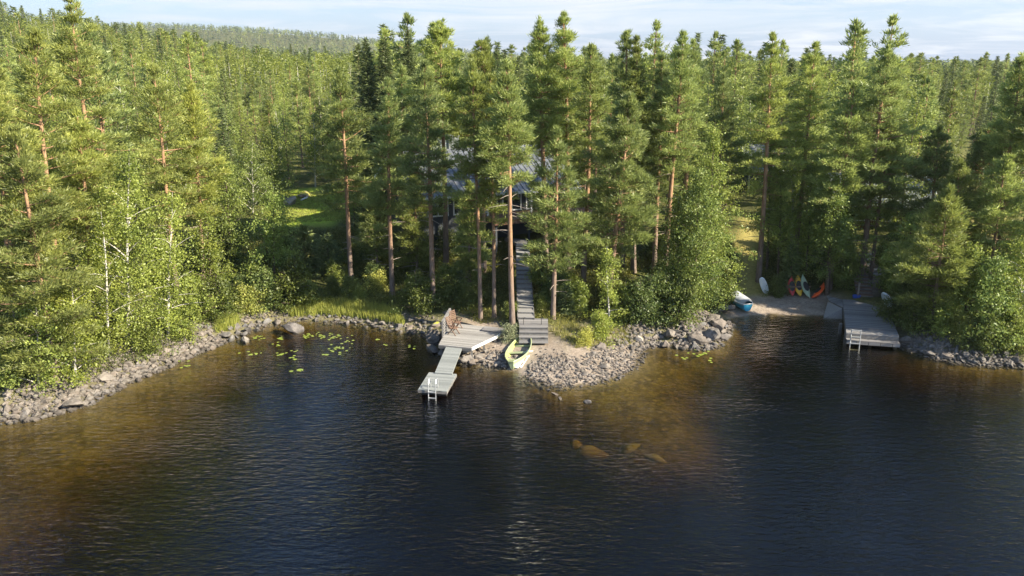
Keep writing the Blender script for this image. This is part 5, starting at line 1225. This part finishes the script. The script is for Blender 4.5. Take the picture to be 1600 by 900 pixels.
o = newobj('boat_slide', mb.mesh('boat_slide', [M['white']]), None, a + [0, 0, .08]); tag(o, 'pale wooden slipway rails lying along the east side of the rowing boat', 'boat slide')
# covered small boat on the beach
a = PZ(1161, 479, .35); b = PZ(1147, 461, .8); dvv = a - b
boat('small_boat', (*((a + b) / 2)[:2], gz(*((a + b) / 2)[:2]) + .12), math.atan2(dvv[1], dvv[0]) + math.pi, 2.6, 1.25, .5, 'small blue hulled boat under a pale grey tarpaulin on the beach', 'boat', 'blue', 'blue', cover='cover_cloth', thwart='white', pitch=-.06)
# kayaks: closed hulls of lens-shaped plan, cockpit rim and seat well
def kayak(label, foot, topp, m_, ztop, width=.62, yaw=0, cat='kayak', name='kayak'):
    """foot px on the ground, top px raised: leaning against the rack, deck towards the lake"""
    f = G(*foot); f[2] = gz(f[0], f[1]) + .05; t = PZ(topp[0], topp[1], f[2] + ztop); t = np.array(t); d = t - f; Lk = np.linalg.norm(d)
    X_ = Vector(d).normalized(); Yl = Vector((0, 0, 1)).cross(X_); Yl.normalize(); Zl = X_.cross(Yl)
    e = newobj(name, None, None, f); e.rotation_euler = Matrix((X_, Yl, Zl)).transposed().to_euler(); e.rotation_euler.rotate_axis('X', yaw); tag(e, label, cat)
    V = []; ns, nr = 23, 14
    for i in range(ns):
        u = i / (ns - 1); w_ = width / 2 * max(.02, (1 - abs(2 * u - 1) ** 2.3)); h_ = .17 * max(.12, 1 - abs(2 * u - 1) ** 3) 
        rock_ = .16 * abs(2 * u - 1) ** 3
        for j in range(nr):
            q_ = 2 * math.pi * j / nr; s_ = math.sin(q_); V.append((u * Lk, w_ * math.cos(q_), rock_ + h_ * (s_ * (.75 if s_ > 0 else 1.0))))
    F = [[i * nr + j, i * nr + (j + 1) % nr, (i + 1) * nr + (j + 1) % nr, (i + 1) * nr + j][::-1] for i in range(ns - 1) for j in range(nr)]
    mb = MB().add(V, F); mb.add(V, [list(range(nr))[::-1], ]); mb.add(V, [list(range((ns - 1) * nr, ns * nr))]); newobj('hull', mb.mesh('hull', [M[m_]], True), e)
    a = np.linspace(0, 2 * math.pi, 19); mb = MB(); tube(mb, [(Lk * .5 + .36 * math.cos(t), .19 * math.sin(t), .135) for t in a], .022, 6, cap=False); newobj('cockpit_rim', mb.mesh('cockpit_rim', [M['black']]), e)
    mb = MB(); V = [(Lk * .5 + .34 * math.cos(t), .175 * math.sin(t), .137) for t in a[:-1]]; mb.add(V, [list(range(18))]); mb.add([(x, y, z - .1) for x, y, z in V], [list(range(18))[::-1]]); newobj('cockpit', mb.mesh('cockpit', [M['black']]), e)
    return e
kayak('red kayak leaning on the rack, first from the west', (1237.5, 464), (1236, 432), 'red', 1.35, .58)
kayak('yellow kayak leaning on the rack between the red and the grey green one', (1249.5, 465), (1245.5, 430), 'yellow', 1.4, .6)
kayak('grey green kayak leaning on the rack beside the yellow one', (1264, 468), (1252.5, 430), 'greygreen', 1.45, .56)
kayak('bright orange red kayak lying slanted on the bank by the thick birch', (1269.5, 468.5), (1289, 444), 'orange', .75, .6, yaw=-.5)
# rack under the kayaks
a = PZ(1232, 446, 1.15); b = PZ(1262, 446, 1.15); z0 = gz(a[0], a[1]); rk = empty('kayak_rack', (a[0], a[1], z0), 'low dark wooden rack carrying the three upright kayaks', 'rack')
for t in (0, 1): p = (b - a) * t; mb = MB(); box(mb, (p[0], p[1], .35), (.1, .1, .8)); newobj('post', mb.mesh('post', [M['brownwood']]), rk)
mb = MB(); beam(mb, (-.2, -.08, .72), (b[0] - a[0] + .2, b[1] - a[1] - .08, .72), .07, .1); newobj('rail', mb.mesh('rail', [M['brownwood']]), rk)
# boards (paddle boards): flat rounded boards with thickness and a deck pad
def board(label, foot, topp, ztop, width, deck, pad, yaw=0):
    f = G(*foot); f[2] = gz(f[0], f[1]) + .02; t = np.array(PZ(topp[0], topp[1], f[2] + ztop)); d = t - f; Lk = np.linalg.norm(d)
    X_ = Vector(d).normalized(); Yl = Vector((0, 0, 1)).cross(X_); Yl.normalize(); Zl = X_.cross(Yl); e = newobj('paddle_board', None, None, f); e.rotation_euler = Matrix((X_, Yl, Zl)).transposed().to_euler(); e.rotation_euler.rotate_axis('X', yaw); tag(e, label, 'paddle board')
    def outline(k, n=34): return [(Lk / 2 + Lk / 2 * k * math.copysign(abs(math.cos(t)) ** .8, math.cos(t)), width / 2 * k * math.copysign(abs(math.sin(t)) ** .75, math.sin(t))) for t in np.linspace(0, 2 * math.pi, n + 1)[:-1]]
    mb = MB(); n = 34; rings = [(.96, 0), (1, .04), (1, .08), (.96, .12)]; V = [(x, y, z) for k, z in rings for x, y in outline(k)]
    for r_ in range(3): mb.add(V, [[r_ * n + i, r_ * n + (i + 1) % n, (r_ + 1) * n + (i + 1) % n, (r_ + 1) * n + i] for i in range(n)])
    mb.add(V, [list(range(n))[::-1]]); mb.add(V, [list(range(3 * n, 4 * n))]); newobj('board', mb.mesh('board', [M[deck]]), e)
    mb = MB(); o_ = [(Lk * .48 + (x - Lk / 2) * .55, y * .8) for x, y in outline(1)]; prism(mb, o_, .121, .128); newobj('deck_pad', mb.mesh('deck_pad', [M[pad]]), e)
    mb = MB(); tube(mb, [(Lk * .84, -.12, .135), (Lk * .9, 0, .14), (Lk * .84, .12, .135)], .012, 5); newobj('bungee_cord', mb.mesh('bungee_cord', [M['black']]), e)
board('white and dark blue paddle board leaning at the bushes beside the large dock', (1389.5, 482), (1381.5, 459), 1.3, .72, 'paleblue', 'navy', -.25)
board('pale blue paddle board leaning on the dark trunk at the beach trail', (1198.5, 459.5), (1189.5, 434.5), 1.35, .5, 'paleblue', 'paleblue', .9)
# ------------------------------------------------------------------ main house
def house(name, label, c, rz, Lx, Ly, zg, zw, zr, wallm, roofm, over=.9, ribs=True, cat='house', wins=True, floor=True, chimney=False):
    h = empty(name, (c[0], c[1], zg), label, cat, None, rz); hw, hl = Lx / 2, Ly / 2; zw -= zg; zr -= zg
    mb = MB(); V = [(-hw, -hl, -2), (hw, -hl, -2), (hw, hl, -2), (-hw, hl, -2), (-hw, -hl, zw), (hw, -hl, zw), (hw, hl, zw), (-hw, hl, zw), (-hw, 0, zr - .25), (hw, 0, zr - .25)]
    mb.add(V, [[0, 1, 5, 4], [2, 3, 7, 6]]); mb.add(V, [[1, 2, 6, 9, 5], [3, 0, 4, 8, 7]]); newobj('wall', mb.mesh('wall', [M[wallm]]), h)
    sl_ = (zr - zw) / hl; R_ = newobj('roof', None, h)
    for s in (-1, 1):
        y1 = s * (hl + over); z1 = zr - sl_ * (hl + over); x0, x1 = -hw - over, hw + over
        mb = MB(); V = [(x0, 0, zr), (x1, 0, zr), (x1, y1, z1), (x0, y1, z1)]; V += [(a, b, c_ - .14) for a, b, c_ in V]
        mb.add(V, [q if s > 0 else q[::-1] for q in ([3, 2, 1, 0], [4, 5, 6, 7], [0, 1, 5, 4], [1, 2, 6, 5], [2, 3, 7, 6], [3, 0, 4, 7])])
        if ribs:
            for k in range(int((x1 - x0) / .45)):
                x = x0 + .2 + k * .45; beam(mb, (x, s * .05, zr + .025 - sl_ * .05), (x, y1, z1 + .025), .05, .06)
        newobj('roof_slope', mb.mesh('roof_slope', [M[roofm]]), R_)
        mb = MB(); beam(mb, (x0, y1 + s * .03, z1 - .08), (x1, y1 + s * .03, z1 - .08), .04, .2)
        for x in (x0 - .02, x1 + .02): beam(mb, (x, 0, zr - .07), (x, y1, z1 - .07), .04, .2)
        newobj('fascia', mb.mesh('fascia', [M['white']]), R_)
    if chimney:
        mb = MB(); box(mb, (-1.5, 1.0, zr + .2), (.9, .7, 1.5)); box(mb, (-1.5, 1.0, zr + .97), (1.05, .85, .08)); newobj('chimney', mb.mesh('chimney', [M['greyroof']]), R_)
    if wins:
        for x in np.arange(-hw + 1.2, hw - .8, 2.1):
            W = newobj('window', None, h); mb = MB(); y_ = -hl - .03; z0, z1 = .35, min(zw - .25, 2.35)
            for q in (-.8, 0, .8): box(mb, (x + q, y_, (z0 + z1) / 2), (.09, .08, z1 - z0))
            for z in (z0, z1): box(mb, (x, y_ - .004, z), (1.7, .08, .1))
            newobj('frame', mb.mesh('frame', [M['white']]), W); mb = MB(); box(mb, (x, y_ + .02, (z0 + z1) / 2), (1.58, .03, z1 - z0 - .1)); newobj('pane', mb.mesh('pane', [M['glass']]), W)
        for y in (-hl * .5, hl * .45):
            W = newobj('window', None, h); mb = MB(); x_ = hw + .03
            for q in (-.7, .7): box(mb, (x_, y + q, 1.4), (.08, .09, 1.4))
            for z in (.7, 2.1): box(mb, (x_ + .004, y, z), (.08, 1.5, .1))
            newobj('frame', mb.mesh('frame', [M['white']]), W); mb = MB(); box(mb, (x_ - .02, y, 1.4), (.03, 1.36, 1.3)); newobj('pane', mb.mesh('pane', [M['glass']]), W)
    return h
hz_ = gz(HC[0], HC[1])
rzh = R(24)
hs = house('house', 'dark house with blue grey ribbed metal roof and white fascia among the pines', HC, rzh, 12.5, 10.5, 5.0, 7.4, 9.9, 'darkwall', 'roof', chimney=True)
hc2 = HC + np.array([-5.8, 8.0])
house('annex', 'lower outbuilding with speckled grey roof behind the west side of the house', hc2, rzh, 5.5, 5.0, 4.6, 8.0, 9.9, 'darkwall', 'greyroof', ribs=False, cat='outbuilding', wins=False)
# terrace in front
def HL(x, y): return (HC[0] + x * math.cos(rzh) - y * math.sin(rzh), HC[1] + x * math.sin(rzh) + y * math.cos(rzh))
te = empty('terrace', (*HL(0, -6), 0), 'reddish brown wooden terrace along the lake side of the house', 'terrace')
tp = [HL(-1.5, -5.2), HL(-1.5, -8.2), HL(7.6, -8.2), HL(7.6, -5.2)]
rel(slab('floor_boards', tp, 5.12, 5.20, 'terrace', None, rzh), te)
mb = MB(); beam(mb, (*HL(-1.5, -8.22), 5.02), (*HL(7.6, -8.22), 5.02), .05, .34); beam(mb, (*HL(7.62, -8.2), 5.02), (*HL(7.62, -5.3), 5.02), .05, .34); rel(newobj('edge_board', mb.mesh('edge_board', [M['terrace']])), te)
for x in (-1.3, 1.5, 4.4, 7.4): q = HL(x, -8.0); g_ = gz(*q); mb = MB(); box(mb, (q[0], q[1], (g_ - .2 + 5.11) / 2), (.15, .15, 5.11 - g_ + .2), rzh); rel(newobj('support_post', mb.mesh('support_post', [M['darkwall']])), te)
for x in (-1.2, 2.6, 6.2):
    q = HL(x, -6.1); mb = MB(); box(mb, (q[0], q[1], 6.3), (.14, .14, 2.2), rzh); rel(newobj('roof_post', mb.mesh('roof_post', [M['white']])), te)
# stones of the garden terrace wall below the house
for k, (a, b, s_) in enumerate(((664, 388, .7), (672, 392, .8), (681, 390, .75), (689, 393, .7), (660, 397, .8), (676, 398, .7), (686, 399, .8), (635, 375, .6), (643, 379, .7))):
    q = G(a, b); rock(q[0], q[1], s_, 'grey garden boulder heaped in the slope below the dark house', 'garden boulders below the house', 'palerock')
# lawn things
q = G(452, 319); placed and rock(q[0], q[1], 1.7, 'big pale boulder lying on the bright lawn', None, 'palerock', .2, name='boulder'); q = G(457.5, 317); rock(q[0], q[1], .8, 'smaller pale stone touching the big one on the lawn', None, 'palerock', .2, name='boulder')
q = G(476, 307); rock(q[0], q[1], 1.9, 'dark flat boulder at the far side of the lawn', None, 'mossrock', .35, name='boulder', flat=.7)
a = G(470.5, 314.5); b = G(480, 310.5); mb = MB(); tube(mb, [(0, 0, .12), tuple((b - a) + [0, 0, .14])], .09, 8); o = newobj('log', mb.mesh('log', [M['white']]), None, a); tag(o, 'pale barkless log lying between the two lawn boulders', 'log')
# red cottage, small building on the west of it, far cabin
q = PZ(1363, 350, 3.2); house('cottage', 'dark red cottage with grey roof half hidden behind the biggest eastern pine', q[:2], R(-12), 6.5, 5.0, gz(*q[:2]) + .2, gz(*q[:2]) + 2.6, gz(*q[:2]) + 4.2, 'redwall', 'greyroof', ribs=False, cat='cottage')
q = PZ(1318, 338, 3.6); house('shed', 'grey roofed shed left of the red cottage behind the birches', q[:2], R(8), 4.5, 4.0, gz(*q[:2]) + .1, gz(*q[:2]) + 2.3, gz(*q[:2]) + 3.5, 'darkwall', 'greyroof', ribs=False, cat='shed', wins=False)
q = PZ(1206, 300, 3.2); house('cabin', 'far cabin with pale bluish roof glimpsed beside the trail pine', q[:2], R(10), 6.5, 5.0, gz(*q[:2]) + .1, gz(*q[:2]) + 2.5, gz(*q[:2]) + 4.2, 'darkwall', 'roof', ribs=False, cat='cabin', wins=False)
# stone steps to the cottage
for k, (a, b) in enumerate(((1372, 430), (1368, 423), (1362, 415), (1357, 407), (1354, 400))):
    q = G(a, b); mb = MB(); box(mb, (0, 0, .06), (1.1, .55, .14), .1 * k); o = newobj('stone_step', mb.mesh('stone_step', [M['palerock']]), None, (q[0], q[1], gz(q[0], q[1]))); tag(o, ('lowest', 'second', 'middle', 'fourth', 'uppermost')[k] + ' pale stone step on the path up to the red cottage', 'step')

# ------------------------------------------------------------------ air
m, nt = mat('air'); pv = N(nt, 'ShaderNodeVolumePrincipled'); pv.inputs['Color'].default_value = (.80, .88, 1.0, 1); pv.inputs['Density'].default_value = .00008; pv.inputs['Anisotropy'].default_value = .2
o_ = N(nt, 'ShaderNodeOutputMaterial'); L(nt, pv.outputs[0], o_.inputs['Volume'])
mb = MB(); z0_, z1_ = -22.0, 190.0; box(mb, (0, 850, (z0_ + z1_) / 2), (5600, 5200, z1_ - z0_)); o = newobj('haze', mb.mesh('haze', [m])); tag(o, 'thin bluish air between the camera and the far ridge', None, None, 'stuff')
